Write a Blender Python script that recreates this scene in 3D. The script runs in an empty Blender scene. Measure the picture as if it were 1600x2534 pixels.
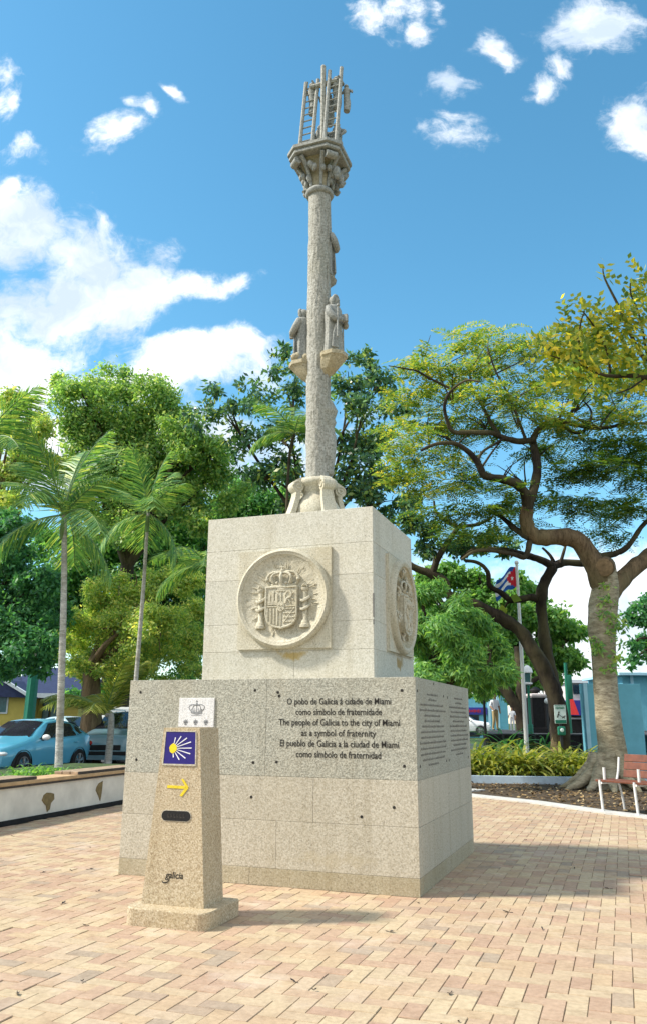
import bpy, bmesh, math, random
import numpy as np
from mathutils import Vector, Matrix, noise as mnoise
R = math.radians
SC = bpy.context.scene
COL = SC.collection

# ------------------------------------------------------------------ camera, world, sun, exposure
F, TH, ROLL, EYE = 1991.85, 0.2548, 0.0062, 1.45          # focal (photo px), pitch, roll, eye height
cam = bpy.data.cameras.new("camera"); cob = bpy.data.objects.new("camera", cam); COL.objects.link(cob)
cam.sensor_fit = 'VERTICAL'; cam.sensor_height = 36.0; cam.lens = F / 2534 * 36.0
cam.clip_start = 0.05; cam.clip_end = 3000
_c, _s = math.cos(TH), math.sin(TH); _cr, _sr = math.cos(ROLL), math.sin(ROLL)
_r0 = Vector((1, 0, 0)); _u0 = Vector((0, -_s, _c)); _f0 = Vector((0, _c, _s))
_r = _r0 * _cr + _u0 * _sr; _u = _u0 * _cr - _r0 * _sr
m = Matrix.Identity(4)
for i in range(3):
    m[i][0], m[i][1], m[i][2] = _r[i], _u[i], -_f0[i]
m[2][3] = EYE
cob.matrix_world = m
SC.camera = cob

def ray(px, py):
    a, b = px - 800, py - 1267
    x = _cr * a + _sr * b; y = -_sr * a + _cr * b
    return _r0 * (x / F) + _f0 - _u0 * (y / F)
def at(px, py, Y):                     # photo pixel -> world point at distance Y
    r = ray(px, py); return Vector((0, 0, EYE)) + r * (Y / r.y)
def atd(dx, dy, Y):                    # same in the 1520-wide reading of the photo
    return at(dx * 1600 / 1520, dy * 1600 / 1520, Y)

SUN_EL, SUN_AZ = R(45), R(-95)         # azimuth from +Y towards +X
world = bpy.data.worlds.new("World"); SC.world = world; world.use_nodes = True
wn = world.node_tree; wn.nodes.clear()
def N(nt, t, **kw):
    n = nt.nodes.new(t)
    for k, v in kw.items():
        setattr(n, k, v)
    return n
def build_world():
    L = wn.links.new
    out = N(wn, 'ShaderNodeOutputWorld'); bg = N(wn, 'ShaderNodeBackground'); bg.inputs[1].default_value = 0.15
    L(bg.outputs[0], out.inputs[0])
    sky = N(wn, 'ShaderNodeTexSky', sky_type='NISHITA', sun_disc=False)
    sky.sun_elevation = SUN_EL; sky.sun_rotation = SUN_AZ; sky.air_density = 1.0; sky.dust_density = 0.3; sky.ozone_density = 2.5
    hs = N(wn, 'ShaderNodeHueSaturation'); hs.inputs['Saturation'].default_value = 1.2; hs.inputs['Value'].default_value = 0.75
    hs.inputs['Hue'].default_value = 0.477
    L(sky.outputs[0], hs.inputs['Color'])
    tc = N(wn, 'ShaderNodeTexCoord'); sep = N(wn, 'ShaderNodeSeparateXYZ'); L(tc.outputs['Generated'], sep.inputs[0])
    def math_(op, a, b=None, clamp=False):
        n = N(wn, 'ShaderNodeMath', operation=op, use_clamp=clamp)
        for i, v in enumerate((a, b)):
            if v is None: continue
            if isinstance(v, (int, float)): n.inputs[i].default_value = v
            else: L(v, n.inputs[i])
        return n.outputs[0]
    yy = math_('MAXIMUM', math_('ABSOLUTE', sep.outputs[1]), 0.12)
    u = math_('DIVIDE', sep.outputs[0], yy); v = math_('DIVIDE', sep.outputs[2], yy)
    cmb = N(wn, 'ShaderNodeCombineXYZ'); L(u, cmb.inputs[0]); L(v, cmb.inputs[1])
    uv = cmb.outputs[0]
    def noise_(scale, detail, rough, off, vec=uv):
        mp = N(wn, 'ShaderNodeVectorMath', operation='ADD'); L(vec, mp.inputs[0]); mp.inputs[1].default_value = off
        n = N(wn, 'ShaderNodeTexNoise'); n.inputs['Scale'].default_value = scale; n.inputs['Detail'].default_value = detail
        n.inputs['Roughness'].default_value = rough; L(mp.outputs[0], n.inputs['Vector']); return n
    w1 = noise_(5.0, 4, 0.6, (3.1, 7.7, 0))
    ws = N(wn, 'ShaderNodeVectorMath', operation='SUBTRACT'); L(w1.outputs['Color'], ws.inputs[0]); ws.inputs[1].default_value = (.5, .5, .5)
    wm = N(wn, 'ShaderNodeVectorMath', operation='MULTIPLY'); L(ws.outputs[0], wm.inputs[0]); wm.inputs[1].default_value = (.20, .15, 0)
    wa = N(wn, 'ShaderNodeVectorMath', operation='ADD'); L(uv, wa.inputs[0]); L(wm.outputs[0], wa.inputs[1])
    clouds = [(40,560,190,120,1.5),(150,610,190,110,1.5),(120,710,240,120,1.5),(300,680,180,85,1.4),(430,675,140,60,1.3),(520,670,100,42,1.1),
              (60,830,230,110,1.4),(220,530,70,45,1.0),(420,865,270,85,1.7),(570,830,150,62,1.6),(250,890,220,80,1.5),(60,905,220,100,1.5),
              (300,1060,700,150,1.5),(1320,1480,700,190,1.6),(1100,1330,300,70,.8),
              (15,190,55,40,.75),(30,255,60,75,.85),(80,365,55,42,.75),(245,330,75,60,1.0),(300,280,34,36,.75),(383,248,26,30,.8),
              (1395,60,120,85,1.5),(1340,150,55,38,.85),(1280,205,65,35,.85),(1180,105,55,58,1.15),(1065,205,85,48,.95),(1060,340,95,42,.62),
              (1495,290,100,85,1.5),(870,40,55,45,.7),(955,15,60,35,.75),(1000,60,36,36,.7),(1065,285,45,28,.55),(370,600,90,50,.7),(20,470,60,40,.7)]
    acc = None
    for (dx, dy, rx, ry, wgt) in clouds:
        r = ray(dx * 1600 / 1520, dy * 1600 / 1520); r2 = ray((dx + rx) * 1600 / 1520, dy * 1600 / 1520); r3 = ray(dx * 1600 / 1520, (dy - ry) * 1600 / 1520)
        cu, cv = r.x / r.y, r.z / r.y; ru = abs(r2.x / r2.y - cu); rv = abs(r3.z / r3.y - cv)
        s = N(wn, 'ShaderNodeVectorMath', operation='SUBTRACT'); L(wa.outputs[0], s.inputs[0]); s.inputs[1].default_value = (cu, cv, 0)
        mu = N(wn, 'ShaderNodeVectorMath', operation='MULTIPLY'); L(s.outputs[0], mu.inputs[0]); mu.inputs[1].default_value = (1 / ru, 1 / rv, 0)
        le = N(wn, 'ShaderNodeVectorMath', operation='LENGTH'); L(mu.outputs[0], le.inputs[0])
        val = math_('MULTIPLY', math_('SUBTRACT', 1.0, le.outputs['Value']), wgt)
        acc = val if acc is None else math_('MAXIMUM', acc, val)
    n1 = noise_(7.0, 10, 0.66, (0.3, 1.9, 0))
    n3 = noise_(26.0, 8, 0.70, (2.2, 4.4, 0), wa.outputs[0])
    n2 = noise_(4.5, 7, 0.62, (5.2, 0.4, 0), wa.outputs[0])
    # unseen cloud added behind the viewer and overhead for brighter, more neutral fill
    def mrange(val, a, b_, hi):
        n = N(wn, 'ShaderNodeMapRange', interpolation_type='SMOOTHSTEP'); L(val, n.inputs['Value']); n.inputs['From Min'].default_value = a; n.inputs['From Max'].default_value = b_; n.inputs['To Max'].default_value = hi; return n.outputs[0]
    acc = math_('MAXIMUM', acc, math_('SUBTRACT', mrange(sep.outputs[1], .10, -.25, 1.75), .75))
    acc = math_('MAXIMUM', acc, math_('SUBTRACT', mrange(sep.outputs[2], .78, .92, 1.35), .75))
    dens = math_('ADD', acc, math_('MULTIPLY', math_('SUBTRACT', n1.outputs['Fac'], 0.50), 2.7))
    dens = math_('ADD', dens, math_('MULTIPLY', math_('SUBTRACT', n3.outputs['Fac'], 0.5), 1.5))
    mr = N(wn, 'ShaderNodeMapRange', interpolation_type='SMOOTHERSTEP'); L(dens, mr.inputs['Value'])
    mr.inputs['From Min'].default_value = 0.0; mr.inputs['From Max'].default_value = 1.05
    shade = N(wn, 'ShaderNodeMapRange'); L(n2.outputs['Fac'], shade.inputs['Value'])
    shade.inputs['From Min'].default_value = 0.38; shade.inputs['From Max'].default_value = 0.58
    cc = N(wn, 'ShaderNodeMix', data_type='RGBA'); L(shade.outputs[0], cc.inputs['Factor'])
    cc.inputs['A'].default_value = (2.3, 2.75, 3.3, 1); cc.inputs['B'].default_value = (4.3, 4.4, 4.45, 1)
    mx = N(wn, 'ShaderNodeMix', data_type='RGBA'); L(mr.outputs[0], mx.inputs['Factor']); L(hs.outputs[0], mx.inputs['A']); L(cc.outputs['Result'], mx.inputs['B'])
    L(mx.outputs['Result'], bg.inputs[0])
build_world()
sun = bpy.data.lights.new("sun", 'SUN'); sun.energy = 2.9; sun.angle = R(5.0); sun.color = (1.0, 0.93, 0.82)
sob = bpy.data.objects.new("sun", sun); COL.objects.link(sob)
_sd = Vector((math.sin(SUN_AZ) * math.cos(SUN_EL), math.cos(SUN_AZ) * math.cos(SUN_EL), math.sin(SUN_EL)))
sob.rotation_euler = _sd.to_track_quat('Z', 'Y').to_euler(); sob.location = (-20, 0, 30)
SC.view_settings.view_transform = 'Standard'; SC.view_settings.look = 'None'
SC.view_settings.exposure = 1.12; SC.view_settings.gamma = 1.0

# ------------------------------------------------------------------ materials
MATS = {}
def principled(name, rough=.7, spec=.3, metal=0.0):
    m = bpy.data.materials.new(name); m.use_nodes = True; nt = m.node_tree
    b = nt.nodes['Principled BSDF']; b.inputs['Roughness'].default_value = rough; b.inputs['Specular IOR Level'].default_value = spec
    b.inputs['Metallic'].default_value = metal
    return m, nt, b
def tex(nt, typ, scale, vec, **kw):
    n = nt.nodes.new(typ); n.inputs['Scale'].default_value = scale
    for k, v in kw.items(): n.inputs[k].default_value = v
    nt.links.new(vec, n.inputs['Vector']); return n
def ramp(nt, fac, stops, interp='LINEAR'):
    r = nt.nodes.new('ShaderNodeValToRGB'); r.color_ramp.interpolation = interp; e = r.color_ramp.elements
    while len(e) < len(stops): e.new(0.5)
    for i, (p, c) in enumerate(stops):
        e[i].position = p; e[i].color = (c[0], c[1], c[2], 1)
    nt.links.new(fac, r.inputs[0]); return r.outputs[0]
def mixc(nt, fac, a, b, mode='MIX'):
    n = nt.nodes.new('ShaderNodeMix'); n.data_type = 'RGBA'; n.blend_type = mode
    for k, v in (('Factor', fac), ('A', a), ('B', b)):
        s = n.inputs[k] if k != 'Factor' else n.inputs[0]
        if k == 'A': s = n.inputs[6]
        if k == 'B': s = n.inputs[7]
        if isinstance(v, (int, float)): s.default_value = v
        elif isinstance(v, tuple): s.default_value = (v[0], v[1], v[2], 1)
        else: nt.links.new(v, s)
    return n.outputs[2]
def bump(nt, b, h, strength, dist):
    n = nt.nodes.new('ShaderNodeBump'); n.inputs['Strength'].default_value = strength; n.inputs['Distance'].default_value = dist
    nt.links.new(h, n.inputs['Height']); nt.links.new(n.outputs[0], b.inputs['Normal'])
def objc(nt):
    return nt.nodes.new('ShaderNodeTexCoord').outputs['Object']
def plain(name, c, rough=.6, spec=.3, metal=0., var=.12, scale=6., bmp=0.0):
    if name in MATS: return MATS[name]
    m, nt, b = principled(name, rough, spec, metal); oc = objc(nt)
    n = tex(nt, 'ShaderNodeTexNoise', scale, oc, Detail=6.0, Roughness=.6)
    d = tuple(x * (1 - var) for x in c); l = tuple(min(1, x * (1 + var)) for x in c)
    nt.links.new(ramp(nt, n.outputs['Fac'], [(.3, d), (.7, l)]), b.inputs['Base Color'])
    if bmp: bump(nt, b, n.outputs['Fac'], .6, bmp)
    MATS[name] = m; return m
def granite(name, dark, mid, light, scale=75., stain=(.30, .25, .14), stain_amt=.35, bmp=.004, rough=.75, spots=(), contrast=1.0):
    m, nt, b = principled(name, rough, .3); oc = objc(nt)
    n1 = tex(nt, 'ShaderNodeTexNoise', scale, oc, Detail=3.0, Roughness=.75)
    v = tex(nt, 'ShaderNodeTexVoronoi', scale * 1.5, oc)
    base = ramp(nt, n1.outputs['Fac'], [(.34, dark), (.5, mid), (.68, light)])
    sp = ramp(nt, v.outputs['Color'], [(.0, (.42, .42, .42)), (.25, (1, 1, 1)), (.85, (1.0, 1.0, 1.0)), (1, (1.15, 1.13, 1.08))])
    c = mixc(nt, .8, base, sp, 'MULTIPLY')
    gi = nt.nodes.new('ShaderNodeNewGeometry')    # each slab its own tone
    c = mixc(nt, 1.0, c, ramp(nt, gi.outputs['Random Per Island'], [(0, (.91, .91, .90)), (.5, (1, 1, 1)), (1, (1.05, 1.04, 1.02))]), 'MULTIPLY')
    sm = nt.nodes.new('ShaderNodeMapping'); nt.links.new(oc, sm.inputs[0]); sm.inputs['Scale'].default_value = (7, 7, .55)   # old rain streaks
    sn = tex(nt, 'ShaderNodeTexNoise', 1.0, sm.outputs[0], Detail=6.0, Roughness=.7)
    c = mixc(nt, .55, c, ramp(nt, sn.outputs['Fac'], [(.34, (.80, .78, .73)), (.50, (1, 1, 1)), (.75, (1.04, 1.04, 1.03))]), 'MULTIPLY')
    n2 = tex(nt, 'ShaderNodeTexNoise', 1.7, oc, Detail=7.0, Roughness=.65)
    f = ramp(nt, n2.outputs['Fac'], [(.46, (0, 0, 0)), (.75, (stain_amt,) * 3)])
    c = mixc(nt, f, c, stain)
    for (pc, pr, col, amt) in spots:              # old drip stains with a place and outline of their own
        n5 = tex(nt, 'ShaderNodeTexNoise', 9., oc, Detail=5.0)
        sub = nt.nodes.new('ShaderNodeVectorMath'); sub.operation = 'SUBTRACT'; nt.links.new(oc, sub.inputs[0]); sub.inputs[1].default_value = pc
        mu = nt.nodes.new('ShaderNodeVectorMath'); mu.operation = 'MULTIPLY'; nt.links.new(sub.outputs[0], mu.inputs[0]); mu.inputs[1].default_value = tuple(1 / q for q in pr)
        ln = nt.nodes.new('ShaderNodeVectorMath'); ln.operation = 'LENGTH'; nt.links.new(mu.outputs[0], ln.inputs[0])
        ad = nt.nodes.new('ShaderNodeMath'); ad.operation = 'MULTIPLY_ADD'; nt.links.new(n5.outputs['Fac'], ad.inputs[0]); ad.inputs[1].default_value = 1.1; nt.links.new(ln.outputs['Value'], ad.inputs[2])
        c = mixc(nt, ramp(nt, ad.outputs[0], [(.8, (amt,) * 3), (1.7, (0, 0, 0))]), c, col)
    nt.links.new(c, b.inputs['Base Color']); bump(nt, b, n1.outputs['Fac'], .8, bmp)
    MATS[name] = m; return m
def leafmat(name, stops, trans=.5, rough=.45):
    m = bpy.data.materials.new(name); m.use_nodes = True; nt = m.node_tree; b = nt.nodes['Principled BSDF']
    b.inputs['Roughness'].default_value = rough; b.inputs['Specular IOR Level'].default_value = .35
    g = nt.nodes.new('ShaderNodeNewGeometry')
    c = ramp(nt, g.outputs['Random Per Island'], stops)
    nt.links.new(c, b.inputs['Base Color'])
    t = nt.nodes.new('ShaderNodeBsdfTranslucent')
    tc = mixc(nt, 1.0, c, (1.6, 1.6, .75), 'MULTIPLY'); nt.links.new(tc, t.inputs['Color'])
    mx = nt.nodes.new('ShaderNodeMixShader'); mx.inputs[0].default_value = trans
    nt.links.new(b.outputs[0], mx.inputs[1]); nt.links.new(t.outputs[0], mx.inputs[2])
    nt.links.new(mx.outputs[0], nt.nodes['Material Output'].inputs['Surface'])
    MATS[name] = m; return m
def bark(name, dark, light, ring=False, rough=.85):
    m, nt, b = principled(name, rough, .2); oc = objc(nt)
    mp = nt.nodes.new('ShaderNodeMapping'); nt.links.new(oc, mp.inputs[0])
    mp.inputs['Scale'].default_value = (1, 1, 3.2) if ring else (3, 3, .6)
    n = tex(nt, 'ShaderNodeTexNoise', 2.6, mp.outputs[0], Detail=7.0, Roughness=.62, Distortion=.6)
    n2 = tex(nt, 'ShaderNodeTexNoise', 1.1, oc, Detail=4.0)
    c = ramp(nt, n.outputs['Fac'], [(.3, dark), (.68, light)])
    n3 = tex(nt, 'ShaderNodeTexNoise', 11., mp.outputs[0], Detail=8.0, Roughness=.7)
    c = mixc(nt, .75, c, ramp(nt, n3.outputs['Fac'], [(.36, (.45, .43, .40)), (.52, (1, 1, 1)), (.7, (1.2, 1.2, 1.15))]), 'MULTIPLY')
    c = mixc(nt, ramp(nt, n2.outputs['Fac'], [(.42, (0, 0, 0)), (.7, (.5, .5, .5))]), c, (.17, .15, .07))
    nt.links.new(c, b.inputs['Base Color']); bump(nt, b, n.outputs['Fac'], 1.0, .04)
    MATS[name] = m; return m

granite('granite_pale', (.33, .295, .22), (.46, .42, .335), (.585, .55, .455), 62, stain=(.40, .35, .24), stain_amt=.25, spots=(((.7, -1.36, .25), (.8, .5, .16), (.40, .34, .22), .35),))
granite('granite_upper', (.43, .41, .33), (.55, .53, .45), (.65, .63, .56), 62, stain=(.48, .41, .25), stain_amt=.2,
        spots=(((.05, -.84, 2.12), (.42, .4, .13), (.40, .28, .07), .8), ((.96, .17, 2.08), (.4, .30, .22), (.33, .22, .07), .9), ((.96, -.25, 2.75), (.4, .10, .6), (.42, .32, .13), .7)))
granite('granite_rough', (.21, .207, .17), (.38, .373, .31), (.55, .54, .455), 62, stain=(.42, .36, .25), stain_amt=.3, bmp=.012)
granite('granite_band', (.28, .24, .155), (.40, .35, .245), (.50, .45, .34), 58, stain=(.25, .20, .10), stain_amt=.55)
granite('granite_column', (.19, .185, .155), (.36, .35, .305), (.51, .50, .45), 40, stain=(.24, .24, .16), stain_amt=.35, bmp=.012)
granite('granite_carved', (.42, .385, .285), (.535, .50, .395), (.64, .61, .50), 60, stain=(.45, .36, .18), stain_amt=.35, bmp=.008)
granite('granite_aged', (.29, .25, .165), (.42, .365, .245), (.53, .47, .34), 45, stain=(.46, .33, .13), stain_amt=.5, bmp=.008)
granite('granite_statue', (.20, .205, .195), (.32, .325, .30), (.45, .45, .42), 45, stain=(.24, .24, .19), stain_amt=.35, bmp=.008)
granite('granite_marker', (.27, .20, .12), (.455, .375, .25), (.62, .545, .41), 80, stain=(.38, .27, .12), stain_amt=.35, bmp=.004)
granite('granite_white', (.50, .50, .50), (.70, .70, .70), (.80, .80, .80), 80, stain=(.6, .6, .6), stain_amt=.1)
plain('joint_mortar', (.42, .385, .30), .9, var=.25, scale=20)
plain('engraving', (.035, .033, .03), .9, .1, var=.3, scale=40)
plain('engraving_grey', (.20, .205, .21), .9, .1, var=.2, scale=40)
plain('engraving_soft', (.17, .165, .15), .9, .1, var=.3, scale=40)
plain('purple_tile', (.022, .014, .16), .35, .4, var=.08)
plain('tile_white', (.80, .80, .82), .5)
plain('tile_yellow', (.78, .60, .02), .5, var=.06)
plain('arrow_yellow', (.68, .53, .03), .6, var=.15, scale=30)
plain('black_plate', (.012, .012, .013), .5, var=.4, scale=60)
plain('plate_raised', (.05, .045, .04), .5)
plain('concrete_white', (.66, .62, .55), .85, var=.16, scale=2.5, bmp=.004)
plain('concrete', (.50, .49, .46), .9, var=.15, scale=5, bmp=.004)
plain('kerb_blue', (.42, .52, .60), .8, var=.14, scale=5)
plain('coping_tan', (.46, .31, .17), .8, var=.2, scale=8, bmp=.003)
plain('sawn_wood', (.21, .145, .08), .9, var=.35, scale=11)
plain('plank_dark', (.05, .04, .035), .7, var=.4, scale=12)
plain('plank_top', (.34, .25, .17), .8, var=.3, scale=12)
plain('mud_patch', (.20, .15, .07), .95, var=.3, scale=14)
plain('asphalt', (.055, .055, .058), .9, var=.25, scale=9, bmp=.004)
plain('joint_sand', (.29, .22, .145), .95, var=.35, scale=9)
plain('soil', (.07, .05, .03), .98, var=.55, scale=7, bmp=.04)
plain('grass_ground', (.05, .08, .025), .95, var=.4, scale=4, bmp=.03)
plain('wood_bench', (.15, .048, .024), .5, .4, var=.3, scale=9)
plain('metal_white', (.68, .68, .66), .45, .4, var=.06)
plain('metal_grey', (.48, .50, .50), .45, .4, metal=.3, var=.08)
plain('metal_dark', (.02, .022, .024), .5, .4)
plain('yellow_wall', (.50, .41, .10), .85, var=.1, scale=3)
plain('blue_roof', (.02, .032, .085), .7, var=.25, scale=6)
plain('fascia', (.62, .68, .70), .6)
plain('teal_window', (.04, .12, .12), .2, .5, var=.3)
plain('blue_paint', (.15, .43, .54), .75, var=.09, scale=3)
plain('blue_paint_pale', (.38, .64, .76), .75, var=.07, scale=3)
plain('purple_paint', (.05, .05, .30), .7, var=.12)
plain('pale_pink', (.62, .55, .54), .8)
plain('white_paint', (.78, .79, .80), .6, var=.05)
plain('red_cloth', (.52, .03, .03), .75, var=.15)
plain('dark_stone', (.010, .010, .011), .6, .2, var=.5, scale=14)
plain('black_fence', (.012, .011, .012), .75, var=.4, scale=10)
plain('green_paint', (.015, .16, .10), .5)
plain('sign_white', (.66, .78, .76), .5)
plain('grey_wall', (.30, .31, .32), .85, var=.12)
plain('skin', (.32, .18, .11), .6, var=.06)
plain('tan_cloth', (.38, .29, .14), .85, var=.12)
plain('white_cloth', (.74, .75, .78), .85, var=.06)
plain('hair_dark', (.015, .012, .01), .6)
plain('flag_blue', (.01, .10, .42), .7); plain('flag_white', (.78, .8, .82), .7); plain('flag_red', (.60, .02, .04), .7)
def carpaint(name, c):
    m, nt, b = principled(name, .28, .5); oc = objc(nt)
    n = tex(nt, 'ShaderNodeTexNoise', 3., oc, Detail=3.0)
    nt.links.new(ramp(nt, n.outputs['Fac'], [(.3, tuple(x * .94 for x in c)), (.7, c)]), b.inputs['Base Color'])
    b.inputs['Coat Weight'].default_value = .8; b.inputs['Coat Roughness'].default_value = .06; MATS[name] = m
carpaint('car_blue', (.09, .37, .54)); carpaint('car_teal', (.20, .36, .44)); carpaint('car_white', (.74, .76, .78)); carpaint('car_pale', (.45, .62, .68))
plain('car_glass', (.02, .022, .03), .06, .8, var=.3, scale=2); plain('tyre', (.015, .015, .016), .85); plain('rim', (.22, .22, .23), .3, .5, metal=.7)
plain('lamp_glass', (.72, .76, .78), .15, .6); plain('tail_red', (.35, .01, .01), .25, .5); plain('trim_black', (.015, .016, .017), .45)
bark('bark_pale', (.20, .165, .11), (.54, .48, .35), ring=True)
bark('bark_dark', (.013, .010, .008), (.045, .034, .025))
bark('bark_brown', (.075, .05, .03), (.22, .155, .09))
bark('palm_trunk', (.34, .33, .31), (.62, .61, .58), ring=True)
plain('crownshaft', (.14, .22, .08), .5, var=.2, scale=5)
G = lambda r, g, b: (r, g, b)
leafmat('leaf_light', [(0, G(0.104, 0.238, 0.091)), (.4, G(0.222, 0.389, 0.127)), (.8, G(0.371, 0.529, 0.154)), (1, G(0.595, 0.612, 0.197))])
leafmat('leaf_yellowgreen', [(0, G(0.144, 0.274, 0.101)), (.4, G(0.345, 0.493, 0.137)), (.8, G(0.573, 0.635, 0.187)), (1, G(0.862, 0.750, 0.251))])
leafmat('leaf_dark', [(0, G(0.052, 0.166, 0.067)), (.5, G(0.121, 0.319, 0.107)), (1, G(0.253, 0.482, 0.125))])
leafmat('leaf_bluegreen', [(0, G(0.038, 0.134, 0.076)), (.5, G(0.081, 0.255, 0.113)), (1, G(0.147, 0.362, 0.113))])
leafmat('leaf_glossy', [(0, G(0.035, 0.091, 0.074)), (.45, G(0.075, 0.177, 0.090)), (.85, G(0.169, 0.314, 0.119)), (1, G(0.455, 0.484, 0.090))], rough=.3, trans=.32)
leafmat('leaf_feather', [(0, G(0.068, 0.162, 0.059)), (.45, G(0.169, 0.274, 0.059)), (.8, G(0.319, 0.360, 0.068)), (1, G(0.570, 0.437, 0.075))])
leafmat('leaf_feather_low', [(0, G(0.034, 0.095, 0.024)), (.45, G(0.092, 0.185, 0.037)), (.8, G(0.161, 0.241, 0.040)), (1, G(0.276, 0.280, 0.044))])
leafmat('leaf_golden', [(0, G(0.081, 0.149, 0.026)), (.35, G(0.176, 0.243, 0.035)), (.7, G(0.351, 0.351, 0.044)), (1, G(0.621, 0.486, 0.053))], trans=.62)
leafmat('leaf_bright', [(0, G(0.072, 0.202, 0.053)), (.5, G(0.157, 0.340, 0.086)), (1, G(0.293, 0.461, 0.107))])
leafmat('leaf_willow', [(0, G(0.084, 0.225, 0.081)), (.5, G(0.170, 0.374, 0.107)), (1, G(0.320, 0.508, 0.107))])
leafmat('palm_leaf', [(0, G(0.060, 0.175, 0.079)), (.5, G(0.139, 0.293, 0.079)), (.85, G(0.313, 0.469, 0.109)), (1, G(0.649, 0.657, 0.180))], trans=.3)
leafmat('strap_leaf', [(0, G(.08, .15, .03)), (.5, G(.25, .29, .05)), (1, G(.48, .46, .12))], trans=.35)
leafmat('litter', [(0, G(.05, .03, .015)), (.5, G(.15, .095, .04)), (.85, G(.27, .18, .08)), (1, G(.45, .36, .2))], trans=.0, rough=.9)
M = MATS

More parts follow.
